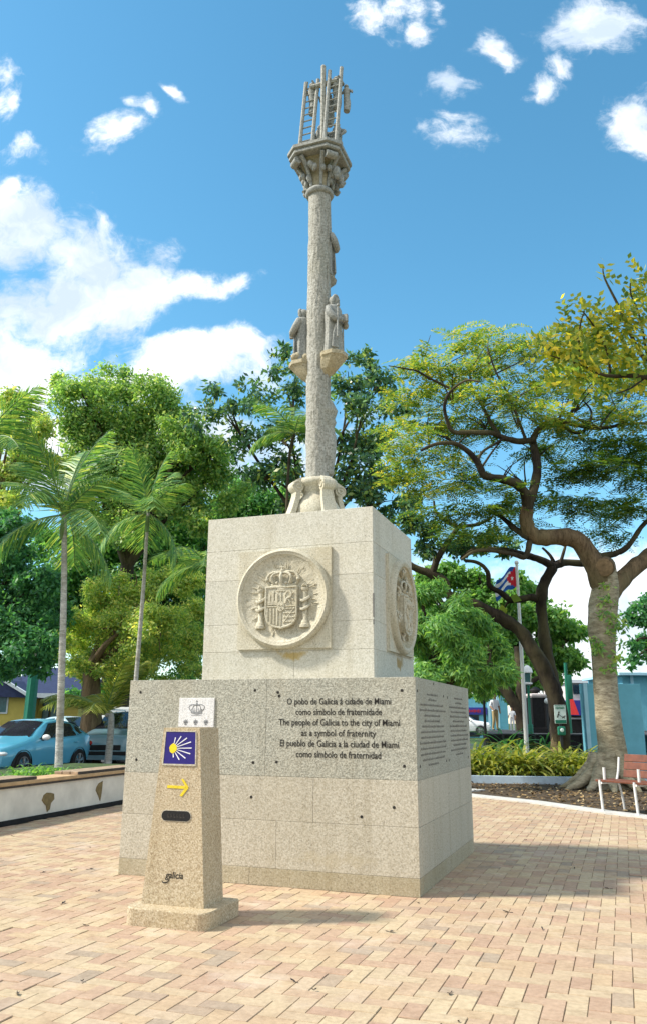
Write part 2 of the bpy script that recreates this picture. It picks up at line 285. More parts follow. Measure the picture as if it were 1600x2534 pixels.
# ------------------------------------------------------------------ mesh helpers
class MB:
    def __init__(s): s.v = []; s.f = []; s.m = []; s.sm = []
    def add(s, vs, fs, mi=0, smooth=False):
        o = len(s.v); s.v += [tuple(p) for p in vs]
        for f in fs:
            s.f.append(tuple(i + o for i in f)); s.m.append(mi); s.sm.append(smooth)
    def box(s, c, d, mi=0, rot=None, bev=0.0):
        x, y, z = d[0] / 2, d[1] / 2, d[2] / 2
        if bev <= 0:
            vs = [Vector((i * x, j * y, k * z)) for k in (-1, 1) for j in (-1, 1) for i in (-1, 1)]
            fs = [(0, 2, 3, 1), (4, 5, 7, 6), (0, 1, 5, 4), (2, 6, 7, 3), (0, 4, 6, 2), (1, 3, 7, 5)]
        else:
            bm = bmesh.new(); bmesh.ops.create_cube(bm, size=1.0)
            for v in bm.verts: v.co = Vector((v.co.x * 2 * x, v.co.y * 2 * y, v.co.z * 2 * z))
            bmesh.ops.bevel(bm, geom=list(bm.edges), offset=bev, segments=2, affect='EDGES', profile=.5)
            bm.verts.index_update(); vs = [v.co.copy() for v in bm.verts]; fs = [tuple(v.index for v in f.verts) for f in bm.faces]; bm.free()
        if rot is not None: vs = [rot @ v for v in vs]
        c = Vector(c); s.add([v + c for v in vs], fs, mi, False)
    def hull(s, bot, top, mi=0):               # two loops of equal count
        n = len(bot); vs = list(bot) + list(top)
        fs = [tuple(range(n))[::-1], tuple(range(n, 2 * n))] + [(i, (i + 1) % n, n + (i + 1) % n, n + i) for i in range(n)]
        s.add(vs, fs, mi)
    def loft(s, rings, mi=0, smooth=True, cap=True, closed=True):
        n = len(rings[0]); vs = [p for r in rings for p in r]; fs = []
        for k in range(len(rings) - 1):
            for i in range(n if closed else n - 1):
                j = (i + 1) % n; fs.append((k * n + i, k * n + j, (k + 1) * n + j, (k + 1) * n + i))
        if cap and closed: fs += [tuple(range(n))[::-1], tuple(range((len(rings) - 1) * n, len(rings) * n))]
        s.add(vs, fs, mi, smooth)
    def lathe(s, prof, seg=24, c=(0, 0, 0), mi=0, smooth=True, cap=True, fn=None):
        c = Vector(c)
        rings = []
        for (r, z) in prof:
            rg = []
            for i in range(seg):
                a = 2 * math.pi * i / seg; rr = r if fn is None else r * fn(a, z)
                rg.append(c + Vector((rr * math.cos(a), rr * math.sin(a), z)))
            rings.append(rg)
        s.loft(rings, mi, smooth, cap)
    def tube(s, pts, rad, sides=8, mi=0, sub=4, wob=0.0, seed=0, cap=True, squash=1.0):
        pts = [Vector(p) for p in pts]
        if not isinstance(rad, (list, tuple)): rad = [rad] * len(pts)
        if sub > 1 and len(pts) > 2:
            P, Q = [], []
            for i in range(len(pts) - 1):
                p0 = pts[max(i - 1, 0)]; p1 = pts[i]; p2 = pts[i + 1]; p3 = pts[min(i + 2, len(pts) - 1)]
                for k in range(sub):
                    t = k / sub
                    P.append(.5 * ((2 * p1) + (p2 - p0) * t + (2 * p0 - 5 * p1 + 4 * p2 - p3) * t * t + (3 * p1 - p0 - 3 * p2 + p3) * t ** 3))
                    Q.append(rad[i] * (1 - t) + rad[i + 1] * t)
            P.append(pts[-1]); Q.append(rad[-1]); pts, rad = P, Q
        rings = []; t0 = None; nrm = None
        for i, p in enumerate(pts):
            t = (pts[min(i + 1, len(pts) - 1)] - pts[max(i - 1, 0)]).normalized()
            if nrm is None:
                nrm = t.orthogonal().normalized()
            else:
                nrm = (nrm - t * nrm.dot(t)); nrm = nrm.normalized() if nrm.length > 1e-6 else t.orthogonal().normalized()
            b = t.cross(nrm)
            rg = []
            for k in range(sides):
                a = 2 * math.pi * k / sides; d = nrm * math.cos(a) + b * math.sin(a) * squash; r = rad[i]
                if wob: r *= 1 + wob * mnoise.noise((p + d * rad[i]) * (1.6 / max(.1, rad[i] * 2)) * .5 + Vector((seed, 0, 0)))
                rg.append(p + d * r)
            rings.append(rg)
        s.loft(rings, mi, True, cap)
    def ball(s, c, r, seg=10, mi=0, rot=None):
        r = (r, r, r) if isinstance(r, (int, float)) else r; c = Vector(c); n = max(5, seg * 2 // 3)
        vs = []; fs = []
        for k in range(1, n):
            t = math.pi * k / n
            for i in range(seg):
                a = 2 * math.pi * i / seg; p = Vector((r[0] * math.sin(t) * math.cos(a), r[1] * math.sin(t) * math.sin(a), r[2] * math.cos(t)))
                vs.append(c + (rot @ p if rot is not None else p))
        top = len(vs); q = Vector((0, 0, r[2])); q = rot @ q if rot is not None else q; vs += [c + q, c - q]
        for k in range(n - 2):
            for i in range(seg):
                j = (i + 1) % seg; fs.append((k * seg + i, (k + 1) * seg + i, (k + 1) * seg + j, k * seg + j))
        for i in range(seg):
            j = (i + 1) % seg; fs.append((top, i, j)); fs.append((top + 1, (n - 2) * seg + j, (n - 2) * seg + i))
        s.add(vs, fs, mi, True)
    def prism(s, pts, axis_fn, d0, d1, mi=0, smooth=False):   # 2-D outline, axis_fn(a, b, depth) -> point
        n = len(pts); s.hull([axis_fn(a, b, d0) for a, b in pts], [axis_fn(a, b, d1) for a, b in pts], mi)
    def build(s, name, mats, parent=None, sharp=40, fix=True):
        me = bpy.data.meshes.new(name); me.from_pydata(s.v, [], s.f)
        mats = mats if isinstance(mats, (list, tuple)) else [mats]
        for mt in mats: me.materials.append(M[mt] if isinstance(mt, str) else mt)
        me.polygons.foreach_set('material_index', s.m)
        me.polygons.foreach_set('use_smooth', s.sm)
        if fix:
            bm = bmesh.new(); bm.from_mesh(me); bmesh.ops.recalc_face_normals(bm, faces=bm.faces); bm.to_mesh(me); bm.free()
        me.update()
        if any(s.sm): me.set_sharp_from_angle(angle=R(sharp))
        o = bpy.data.objects.new(name, me); COL.objects.link(o)
        if parent is not None: o.parent = parent
        return o
def tag(o, label, cat, group=None, kind=None):
    if label: o['label'] = label
    if cat: o['category'] = cat
    if group: o['group'] = group
    if kind: o['kind'] = kind
    return o
def thing(name, label, cat, loc=(0, 0, 0), rz=0, group=None):
    o = bpy.data.objects.new(name, None); COL.objects.link(o); o.empty_display_size = .1
    o.location = loc; o.rotation_euler = (0, 0, rz); return tag(o, label, cat, group)
def structure(o): o['kind'] = 'structure'; return o
def quads(name, V, mat, parent=None):           # V: (n,4,3) array -> one mesh of n separate quads
    n = len(V); me = bpy.data.meshes.new(name)
    me.vertices.add(n * 4); me.loops.add(n * 4); me.polygons.add(n)
    me.vertices.foreach_set('co', np.ascontiguousarray(V, dtype=np.float32).ravel())
    me.loops.foreach_set('vertex_index', np.arange(n * 4, dtype=np.int32))
    me.polygons.foreach_set('loop_start', np.arange(0, n * 4, 4, dtype=np.int32))
    try: me.polygons.foreach_set('loop_total', np.full(n, 4, dtype=np.int32))
    except Exception: pass
    me.materials.append(M[mat]); me.update(calc_edges=True); me.validate()
    o = bpy.data.objects.new(name, me); COL.objects.link(o)
    if parent is not None: o.parent = parent
    return o
def unit(a): return a / np.maximum(np.linalg.norm(a, axis=-1, keepdims=True), 1e-9)
def kites(pos, ax, nrm, L, W):
    side = unit(np.cross(ax, nrm)); L = np.asarray(L)[:, None] if np.ndim(L) else L; W = np.asarray(W)[:, None] if np.ndim(W) else W
    return np.stack([pos, pos + ax * L * .45 + side * W / 2, pos + ax * L, pos + ax * L * .45 - side * W / 2], axis=1)
def leaf_cloud(clumps, n, L, W, seed, sub=9, subr=.42, droop=.25, flat=.8, upn=.5, jit=.75):
    rng = np.random.default_rng(seed); C = []; RR = []; CC = []
    for (c, r) in clumps:
        c = np.array(c); k = max(4, int(sub * (r / 1.2) ** .6))
        d = unit(rng.normal(size=(k, 3))); q = c + d * (r * rng.uniform(.35, .88, (k, 1))) * np.array([1, 1, flat])
        C.append(q); RR.append(np.full(k, r * subr) * rng.uniform(.65, 1.25, k)); CC.append(np.repeat(c[None], k, 0))
    C = np.concatenate(C); RR = np.concatenate(RR); CC = np.concatenate(CC)
    w = RR ** 2; idx = rng.choice(len(C), n, p=w / w.sum())
    d = unit(rng.normal(size=(n, 3))); rad = RR[idx][:, None] * np.minimum(rng.uniform(0, 1, (n, 1)) ** .45 * (1 + .42 * np.abs(rng.normal(size=(n, 1)))), 2.1)
    p = C[idx] + d * rad * np.array([1, 1, flat])
    out = unit(p - CC[idx])
    nrm = unit(d * .6 + out * .5 + np.array([0, 0, upn]) + rng.normal(size=(n, 3)) * jit)
    ax = unit(np.cross(nrm, rng.normal(size=(n, 3)))); ax = unit(ax + np.array([0, 0, -droop]) + out * .35)
    sc = rng.uniform(.5, 1.45, n)
    return kites(p, ax, nrm, L * sc, W * sc)
def spray_cloud(clumps, n, seed, rl=.55, pairs=11, ll=.11, lw=.03, flat=.45):
    """feathery compound leaves: flat rachis with small leaflets either side"""
    rng = np.random.default_rng(seed); c = np.array([list(q[0]) for q in clumps]); r = np.array([q[1] for q in clumps])
    idx = rng.choice(len(c), n, p=r ** 2 / (r ** 2).sum()); d = unit(rng.normal(size=(n, 3)))
    p = c[idx] + d * (r[idx] * rng.uniform(0, 1, n) ** .4)[:, None] * np.array([1, 1, flat])
    az = rng.uniform(0, 2 * np.pi, n); ax = unit(np.stack([np.cos(az), np.sin(az), rng.normal(-.08, .28, n)], 1))
    side = unit(np.cross(ax, np.array([0, 0, 1.])) + rng.normal(size=(n, 3)) * .22); up = np.cross(side, ax)
    Ls = rl * rng.uniform(.6, 1.25, n)
    t = (np.arange(pairs) + .5) / pairs
    P = p[:, None] + ax[:, None] * (Ls[:, None] * t)[..., None] - np.array([0, 0, 1.]) * (Ls[:, None] * .22 * t ** 2)[..., None]
    wl = ll * np.sin(np.pi * (.15 + .8 * t))
    res = []
    for sg in (-1, 1):
        a = unit(side[:, None] * sg + ax[:, None] * .45 + np.zeros_like(P) + rng.normal(size=P.shape) * .12)
        nn = np.broadcast_to(up[:, None], P.shape)
        res.append(kites(P.reshape(-1, 3), a.reshape(-1, 3), nn.reshape(-1, 3), np.tile(wl, n), lw))
    return np.concatenate(res)
def blob(pix, Y, dep=1.0, seed=0):              # clumps read off the photo, each at its own depth
    rng = random.Random(seed); out = []
    for (dx, dy, r) in pix:
        y = Y + rng.uniform(-1, 1) * dep; c = atd(dx, dy, y); rr = (atd(dx + r, dy, y) - c).length; out.append((c, rr))
    return out
def text_mesh(txt, size, mat, parent, fn, align='CENTER', shear=0.0, name='lettering', bold=0.0, extr=.002, xs=1.0):
    cu = bpy.data.curves.new('tmp', 'FONT'); cu.body = txt; cu.size = size; cu.align_x = align; cu.shear = shear; cu.offset = bold; cu.extrude = extr; cu.resolution_u = 3
    ob = bpy.data.objects.new('tmp', cu); COL.objects.link(ob)
    dg = bpy.context.evaluated_depsgraph_get(); me = bpy.data.meshes.new_from_object(ob.evaluated_get(dg))
    bpy.data.objects.remove(ob); bpy.data.curves.remove(cu)
    for v in me.vertices: v.co = fn(v.co.x * xs, v.co.y, v.co.z)
    me.materials.clear(); me.materials.append(M[mat]); o = bpy.data.objects.new(name, me); COL.objects.link(o); o.parent = parent
    return o

# ------------------------------------------------------------------ ground, paving, road, beds
AX = 0.3467                                       # the monument and the paving share this turn
EX = Vector((math.cos(AX), -math.sin(AX), 0)); EY = Vector((math.sin(AX), math.cos(AX), 0))
CTR = Vector((-0.1047, 9.253, 0))
WALL0, WALL1 = Vector((-5.85, 6.95, 0)), Vector((-2.55, 19.0, 0))      # front face of the planter wall
EDGE = [(3.35, 19.0), (2.55, 18.1), (3.05, 17.15), (3.85, 16.0), (4.62, 14.27), (5.3, 13.2), (6.6, 11.6), (9.5, 9.0)]

def make_ground():
    b = MB(); b.add([(-900, -300, -.03), (900, -300, -.03), (900, 1500, -.03), (-900, 1500, -.03)], [(0, 1, 2, 3)])
    structure(b.build('ground', 'grass_ground'))
    b = MB(); b.add([(-60, 15.5, -.010), (-1.9, 20.5, -.010), (30, 44, -.010), (30, 60, -.010), (-60, 60, -.010)], [(0, 1, 2, 3, 4)])
    structure(b.build('road', 'asphalt'))
    b = MB(); b.add([(-12, 1, -.007), (12, 1, -.007), (12, 20, -.007), (-12, 20, -.007)], [(0, 1, 2, 3)])
    structure(b.build('paving_bed', 'joint_sand'))
def paver_mat():
    m, nt, b = principled('pavers', .82, .25); oc = objc(nt)
    g = nt.nodes.new('ShaderNodeNewGeometry'); rnd = g.outputs['Random Per Island']
    c = ramp(nt, rnd, [(0, (0.444, 0.325, 0.221)), (.16, (0.473, 0.374, 0.251)), (.32, (0.434, 0.307, 0.215)), (.46, (0.491, 0.391, 0.257)), (.60, (0.414, 0.286, 0.202)), (.72, (0.470, 0.353, 0.228)),
                       (.84, (0.481, 0.374, 0.261)), (.92, (0.383, 0.297, 0.215)), (.965, (0.357, 0.283, 0.210)), (1, (0.394, 0.246, 0.170))], 'CONSTANT')
    n = tex(nt, 'ShaderNodeTexNoise', 26., oc, Detail=6.0, Roughness=.7); n2 = tex(nt, 'ShaderNodeTexNoise', 1.3, oc, Detail=7.0, Roughness=.65)
    c = mixc(nt, .7, c, ramp(nt, n.outputs['Fac'], [(.28, (.66, .63, .60)), (.72, (1.18, 1.17, 1.14))]), 'MULTIPLY')
    n4 = tex(nt, 'ShaderNodeTexNoise', 5.5, oc, Detail=8.0, Roughness=.72)
    c = mixc(nt, .6, c, ramp(nt, n4.outputs['Fac'], [(.30, (.70, .66, .62)), (.5, (1, 1, 1)), (.72, (1.12, 1.12, 1.12))]), 'MULTIPLY')
    c = mixc(nt, ramp(nt, n2.outputs['Fac'], [(.55, (0, 0, 0)), (.78, (.5, .5, .5))]), c, (.68, .60, .50))
    n3 = tex(nt, 'ShaderNodeTexNoise', .8, oc, Detail=5.0)
    c = mixc(nt, ramp(nt, n3.outputs['Fac'], [(.50, (0, 0, 0)), (.72, (.5, .5, .5))]), c, (.34, .21, .145))
    nt.links.new(c, b.inputs['Base Color']); bump(nt, b, n.outputs['Fac'], .7, .004); MATS['pavers'] = m
paver_mat()
def inside_plaza(x, y):
    w = WALL1 - WALL0; d = (x - WALL0.x) * w.y - (y - WALL0.y) * w.x
    if d < .05 * w.length: return False
    for (a, c) in zip(EDGE[:-1], EDGE[1:]):
        if min(a[1], c[1]) <= y <= max(a[1], c[1]):
            t = (y - a[1]) / (c[1] - a[1]); 
            if x > a[0] + t * (c[0] - a[0]) - .02: return False
    return y < 18.6
def make_paving():
    rng = random.Random(4); w = .1135; b = w; L = 2 * w; g = .003; V = []; Fc = []
    def brick(u, v, du, dv):
        cu, cv = u + du / 2, v + dv / 2; p = EX * cu + EY * cv; x, y = p.x + CTR.x, p.y + CTR.y
        if not (-9 < x < 9.2 and 2.4 < y < 18.6) or not inside_plaza(x, y): return
        q = (p.x * EX.x + p.y * EX.y, p.x * EY.x + p.y * EY.y)
        if abs(cu) < 1.36 and abs(cv) < 1.22: return
        z = rng.gauss(0, .0014); tx, ty = rng.gauss(0, .006), rng.gauss(0, .006); o = len(V)
        for (ins, zz) in ((g / 2, -.006), (g / 2 + .0025, 0)):
            for (su, sv) in ((-1, -1), (1, -1), (1, 1), (-1, 1)):
                a = su * (du / 2 - ins); c = sv * (dv / 2 - ins); pp = EX * (cu + a) + EY * (cv + c)
                V.append((pp.x + CTR.x, pp.y + CTR.y, z + zz + (a * tx + c * ty)))
        Fc.append((o + 4, o + 5, o + 6, o + 7))
        for i in range(4):
            j = (i + 1) % 4; Fc.append((o + i, o + j, o + 4 + j, o + 4 + i))
    for i in range(-90, 91):                      # 90-degree herringbone: each step of four cells
        for j in range(-90, 91):
            k = (i - j) % 4
            if k == 0: brick(i * w, j * w, L, w)
            elif k == 3: brick(i * w, j * w, w, L) if True else None
    me = bpy.data.meshes.new('brick_paving'); me.from_pydata(V, [], Fc); me.materials.append(M['pavers']); me.update()
    o = bpy.data.objects.new('brick_paving', me); COL.objects.link(o); structure(o)
def ribbon(b, pts, w0, w1, z0, z1, mi=0):        # kerb-like strip along a polyline, offset w0..w1 to its left
    P = [Vector((p[0], p[1], 0)) for p in pts]; rings = []
    for i, p in enumerate(P):
        t = (P[min(i + 1, len(P) - 1)] - P[max(i - 1, 0)]).normalized(); n = Vector((-t.y, t.x, 0))
        a, c = p + n * w0, p + n * w1
        rings.append([Vector((a.x, a.y, z0)), Vector((c.x, c.y, z0)), Vector((c.x, c.y, z1)), Vector((a.x, a.y, z1))])
    b.loft(rings, mi, False)
def make_beds():
    b = MB(); ribbon(b, EDGE, .0, .34, -.02, .022); structure(b.build('concrete_edging', 'concrete'))
    poly = [(3.75, 19.2)] + [(x + .3, y + .2) for x, y in EDGE[1:]] + [(14, 9), (14, 21.3), (6.4, 21.0), (3.5, 21.35), (2.2, 21.4), (2.2, 19.3)]
    bm = bmesh.new(); vs = [bm.verts.new((x, y, -.004)) for x, y in poly]; f = bm.faces.new(vs)
    me = bpy.data.meshes.new('mulch_bed'); bm.to_mesh(me); bm.free(); me.materials.append(M['soil'])
    o = bpy.data.objects.new('mulch_bed', me); COL.objects.link(o); structure(o)
    rng = np.random.default_rng(7); n = 5200; x = rng.uniform(2.9, 9.5, n); y = rng.uniform(11, 20.9, n)
    ok = np.array([not inside_plaza(a - .42, c - .25) and not inside_plaza(a, c) and c > 19.6 - (a - 2.9) * 2.2 - .3 for a, c in zip(x, y)]); x, y = x[ok], y[ok]; n = len(x)
    p = np.stack([x, y, np.full(n, .004) + rng.uniform(0, .02, n)], 1); az = rng.uniform(0, 6.28, n)
    ax = unit(np.stack([np.cos(az), np.sin(az), rng.normal(0, .25, n)], 1)); nr = unit(np.array([0, 0, 1.]) + rng.normal(size=(n, 3)) * .35)
    o = quads('leaf_litter', kites(p, ax, nr, rng.uniform(.05, .13, n), rng.uniform(.02, .06, n)), 'litter'); tag(o, 'dry brown leaf litter on the mulch under the big tree', 'leaf litter', kind='stuff')
    b = MB(); ribbon(b, [(8.5, 20.8), (6.4, 20.9), (5, 21.05), (3.7, 21.25), (1.4, 21.5)], .0, .22, -.02, .17); structure(b.build('kerb', 'kerb_blue'))
    b = MB(); b.add([(1.2, 21.3, .06), (10, 20.9, .06), (10, 26.5, .06), (1.2, 26.5, .06)], [(0, 1, 2, 3)]); structure(b.build('flower_bed', 'soil'))
make_ground(); make_paving(); make_beds()

# ------------------------------------------------------------------ planter wall on the left
def make_planter():
    d = (WALL1 - WALL0); Lg = d.length; rz = math.atan2(d.y, d.x)
    t = thing('planter_wall', 'low white planter wall with tan coping and dark plank seats along the paving', 'wall', WALL0, rz)
    # local x runs along the wall, local +y is behind it
    b = MB(); b.box((Lg / 2, .2, .265), (Lg, .38, .53), bev=.008); b.build('wall', 'concrete_white', t)
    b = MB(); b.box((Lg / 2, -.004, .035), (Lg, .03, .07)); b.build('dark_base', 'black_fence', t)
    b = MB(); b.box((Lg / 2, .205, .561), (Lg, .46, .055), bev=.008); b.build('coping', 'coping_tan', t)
    b = MB(); b.box((Lg / 2, -.016, .517), (Lg, .018, .026)); b.build('painted_shadow_line', 'plank_dark', t)  # solid dark strip painting the shade under the coping
    for s0, s1 in ((2.2, 5.95), (7.1, 9.2), (10.2, 11.7)):
        b = MB()
        for k in range(3): b.box(((s0 + s1) / 2, .07 + k * .15, .613), (s1 - s0, .135, .045), bev=.006)
        p = b.build('seat_plank', 'plank_top', t)
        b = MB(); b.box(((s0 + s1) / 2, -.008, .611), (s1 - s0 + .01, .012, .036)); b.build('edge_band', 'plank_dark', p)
    rng = random.Random(3)
    def patch(out, s):
        b = MB(); pts = [(s + x, z) for x, z in out]; b.prism(pts, lambda a, c, dd: Vector((a, dd, c)), -.002, .012); b.build('bare_patch', 'mud_patch', t)
    sx = lambda px, py: None
    def hit(px, py):                              # where a line of sight meets the wall's face
        r = ray(px, py); o = Vector((0, 0, EYE)); n = Vector((-d.y, d.x, 0)).normalized(); k = (WALL0 - o).dot(n) / r.dot(n); q = o + r * k - WALL0
        return q.dot(d.normalized()), q.z
    s, z = hit(120, 1983)
    patch([(-.16, z + .03), (-.12, z + .10), (-.05, z + .13), (.05, z + .12), (.14, z + .10), (.16, z + .02), (.08, z - .03), (.06, z - .12), (0, z - .15), (-.04, z - .06), (-.1, z - .02)], s)
    s, z = hit(246, 1958)
    patch([(-.02, z + .13), (.10, z + .16), (.09, z - .02), (.06, z - .16), (.0, z - .08), (-.10, z + .02), (-.08, z + .08)], s)
    b = MB(); b.add([(-.5, .38, .47), (Lg, .38, .47), (Lg, 3.4, .47), (-.5, 3.4, .47)], [(0, 1, 2, 3)]); b.add([(-.5, 3.4, .47), (Lg, 3.4, .47), (Lg, 3.4, -.03), (-.5, 3.4, -.03)], [(0, 1, 2, 3)])
    o = b.build('planter_bed', 'grass_ground'); o.location = WALL0; o.rotation_euler = (0, 0, rz); structure(o)
    return t
make_planter()

# ------------------------------------------------------------------ the monument (local x along the front, y away from the viewer)
def crown_relief(b, cx, cz, w, face, dep, mi=0):
    """heraldic crown in relief on a face: face(x, z, out) -> point"""
    hw = w / 2
    def tb(pts, r): b.tube([face(cx + x * hw, cz + z * hw, o * dep) for x, z, o in pts], r * hw, 6, mi, 4)
    for k in range(4): tb([(-.82 + .0 * k, -.55 + .1 * k, .6), (0, -.68 + .1 * k, 1.1), (.82, -.55 + .1 * k, .6)], .075)
    for s in (-1, 1):
        tb([(.8 * s, -.3, .6), (1.0 * s, .05, .8), (.8 * s, .38, .8), (.4 * s, .47, .9), (.0, .40, .9)], .085)
        tb([(.42 * s, -.3, .9), (.62 * s, .1, 1.2), (.42 * s, .36, 1.1), (0, .42, 1.0)], .08)
        b.ball(face(cx + .98 * s * hw, cz + .02 * hw, .8 * dep), .13 * hw, 8, mi); b.ball(face(cx + .55 * s * hw, cz - .12 * hw, .9 * dep), .13 * hw, 8, mi)
        b.ball(face(cx + .28 * s * hw, cz - .2 * hw, 1.1 * dep), .1 * hw, 8, mi)
    tb([(0, -.3, 1.1), (0, .1, 1.4), (0, .42, 1.1)], .09)
    b.ball(face(cx, cz + .52 * hw, dep), .12 * hw, 8, mi)
    tb([(0, .55, 1), (0, .85, 1)], .045); tb([(-.13, .74, 1), (.13, .74, 1)], .045)
def medallion(t, label, face, cz, cx, ro, ri, variant):
    def P(a, c, o): return face(a + cx, c + cz, o)
    b = MB(); h = .525
    b.hull([P(-h, -h, -.02), P(h, -h, -.02), P(h, h, -.02), P(-h, h, -.02)], [P(-h, -h, .035), P(h, -h, .035), P(h, h, .035), P(-h, h, .035)])
    root = b.build('medallion', 'granite_carved', t); root['label'] = label
    # concave disc with radiating chisel strokes
    b = MB(); rng = random.Random(5); seg = 72; rings = []
    prof = [(0.02, .052), (.14, .052), (.28, .050), (.38, .054), (ri - .02, .070), (ri, .085)]
    for r, o in prof: rings.append([P(r * math.cos(2 * math.pi * i / seg), r * math.sin(2 * math.pi * i / seg), o + (rng.uniform(-.006, .006) if .2 < r < ri - .01 else 0)) for i in range(seg)])
    b.loft(rings, 0, False, False)
    for k in range(70):
        a = rng.uniform(0, 6.28); r0 = rng.uniform(.27, .40); r1 = min(ri - .02, r0 + rng.uniform(.03, .09)); q = rng.uniform(.003, .007)
        b.tube([P(r0 * math.cos(a), r0 * math.sin(a), .054), P((r0 + r1) / 2 * math.cos(a), (r0 + r1) / 2 * math.sin(a), .062), P(r1 * math.cos(a), r1 * math.sin(a), .066)], [q * .6, q, q * .5], 5, 0, 1)
    b.build('background_disc', 'granite_aged' if variant else 'granite_carved', root)
    b = MB(); rings = []
    for r, o in [(ri, .03), (ri, .09), (ri + .012, .092), ((ri + ro) / 2, .104), (ro - .012, .090), (ro, .070), (ro, .03)]:
        rings.append([P(r * math.cos(2 * math.pi * i / 64), r * math.sin(2 * math.pi * i / 64), o) for i in range(64)])
    b.loft(rings, 0, True, False); b.build('ring', 'granite_carved', root, sharp=60)
    sh = []                                       # shield outline
    w, top, bot = .178, .11, -.325
    sh = [(-w, top), (w, top), (w, -.17), (w * .93, -.235), (w * .74, -.28), (w * .45, -.305), (w * .15, bot + .01), (0, bot), (-w * .15, bot + .01), (-w * .45, -.305), (-w * .74, -.28), (-w * .93, -.235), (-w, -.17)]
    b = MB(); b.hull([P(x, z, .04) for x, z in sh], [P(x, z, .105) for x, z in sh])
    rim = [P(x * .97, z * .985 + .0, .107) for x, z in sh]; b.tube(rim + [rim[0]], .011, 6, 0, 1)
    def seg_(pts, r, o=.108): b.tube([P(x, z, o) for x, z in pts], r, 6, 0, 3)
    if variant == 0:
        seg_([(0, .10), (0, -.31)], .006); seg_([(-w, -.095), (w, -.095)], .006)
        # quarter 1: castle, 2: lion, 3: bars, 4: chains, centre oval
        for x in (-.13, -.09, -.05): b.hull([P(x - .016, -.06, .1), P(x + .016, -.06, .1), P(x + .016, .04 + (.03 if x == -.09 else 0), .1), P(x - .016, .04 + (.03 if x == -.09 else 0), .1)],
                                            [P(x - .013, -.058, .118), P(x + .013, -.058, .118), P(x + .013, .038 + (.03 if x == -.09 else 0), .118), P(x - .013, .038 + (.03 if x == -.09 else 0), .118)])
        b.box(P(-.09, -.055, .11), (.115, .012, .04))
        seg_([(.05, -.06), (.07, -.01), (.10, .0), (.115, .04), (.09, .07)], .014); seg_([(.05, -.06), (.045, .02), (.07, .06)], .007); seg_([(.10, 0), (.14, -.03)], .008); seg_([(.11, .03), (.145, .045)], .008); seg_([(.08, -.02), (.11, -.06)], .009)
        for k in range(4): seg_([(-.15 + k * .037, -.11), (-.15 + k * .037, -.265 - .008 * k)], .0095)
        for k in range(4):
            seg_([(.035, -.12 - k * .045), (.155, -.12 - k * .045)], .006)
            for q in range(4): b.ball(P(.04 + q * .037, -.12 - k * .045, .110), .010, 6)
        seg_([(.03, -.11), (.15, -.25)], .006); seg_([(.15, -.11), (.03, -.27)], .006)
        ov = [(.042 * math.cos(a / 10 * 6.2832), -.095 + .055 * math.sin(a / 10 * 6.2832)) for a in range(10)]; b.hull([P(x, z, .1) for x, z in ov], [P(x, z, .119) for x, z in ov])
        for q in ((-.016, -.08), (.016, -.08), (0, -.115)): b.ball(P(q[0], q[1], .120), .010, 6)
    else:
        b.lathe([(.0, 0)], 4) if False else None
        seg_([(0, -.25), (0, -.12)], .018); seg_([(-.06, -.26), (.06, -.26)], .014); seg_([(-.075, -.02), (-.05, -.10), (0, -.125), (.05, -.10), (.075, -.02)], .018); b.ball(P(0, .02, .11), (.05, .05, .05), 10)
        for x, z in ((-.12, .05), (.12, .05), (-.13, -.07), (.13, -.07), (-.11, -.19), (.11, -.19)):
            seg_([(x - .024, z), (x + .024, z)], .009); seg_([(x, z - .024), (x, z + .024)], .009)
    b.build('shield', 'granite_carved', root)
    b = MB(); crown_relief(b, 0, .19, .36, P, .095); b.build('crown', 'granite_carved', root, sharp=70)
    if variant == 0:
        for s in (-1, 1):                         # the pillars of the arms, each with its ribbon
            b = MB(); x = .248 * s
            def lz(z, r): return [P(x + r * math.cos(a / 12 * 6.2832), z, .062 + r * .9 * math.sin(a / 12 * 6.2832)) for a in range(12)]
            b.loft([lz(z, r) for z, r in [(-.315, .055), (-.285, .055), (-.28, .045), (-.25, .040), (-.235, .028), (-.0, .026), (.06, .026), (.068, .036), (.09, .042), (.10, .042)]], 0, True)
            for k, z in enumerate((-.03, -.12)):
                b.tube([P(x - .05, z + .01, .075), P(x - .01, z - .012, .103), P(x + .045, z + .02, .085), P(x + .05, z + .045, .06)], [.010, .016, .015, .008], 6, 0, 3)
            b.tube([P(x - .03, .11, .07), P(x, .145, .08), P(x + .03, .11, .07)], .010, 6, 0, 2); b.ball(P(x, .13, .07), .018, 6)
            b.build('pillar', 'granite_carved', root)
    else:
        b = MB(); rng = random.Random(9)
        for k in range(26):
            a = rng.uniform(0, 6.28); r = rng.uniform(.26, .41); x, z = r * math.cos(a), r * math.sin(a)
            b.tube([P(x, z - .04, .06), P(x + rng.uniform(-.03, .03), z, .085), P(x + rng.uniform(-.02, .02), z + .045, .06)], [.012, .018, .008], 6, 0, 2)
        b.build('foliage_relief', 'granite_carved', root)
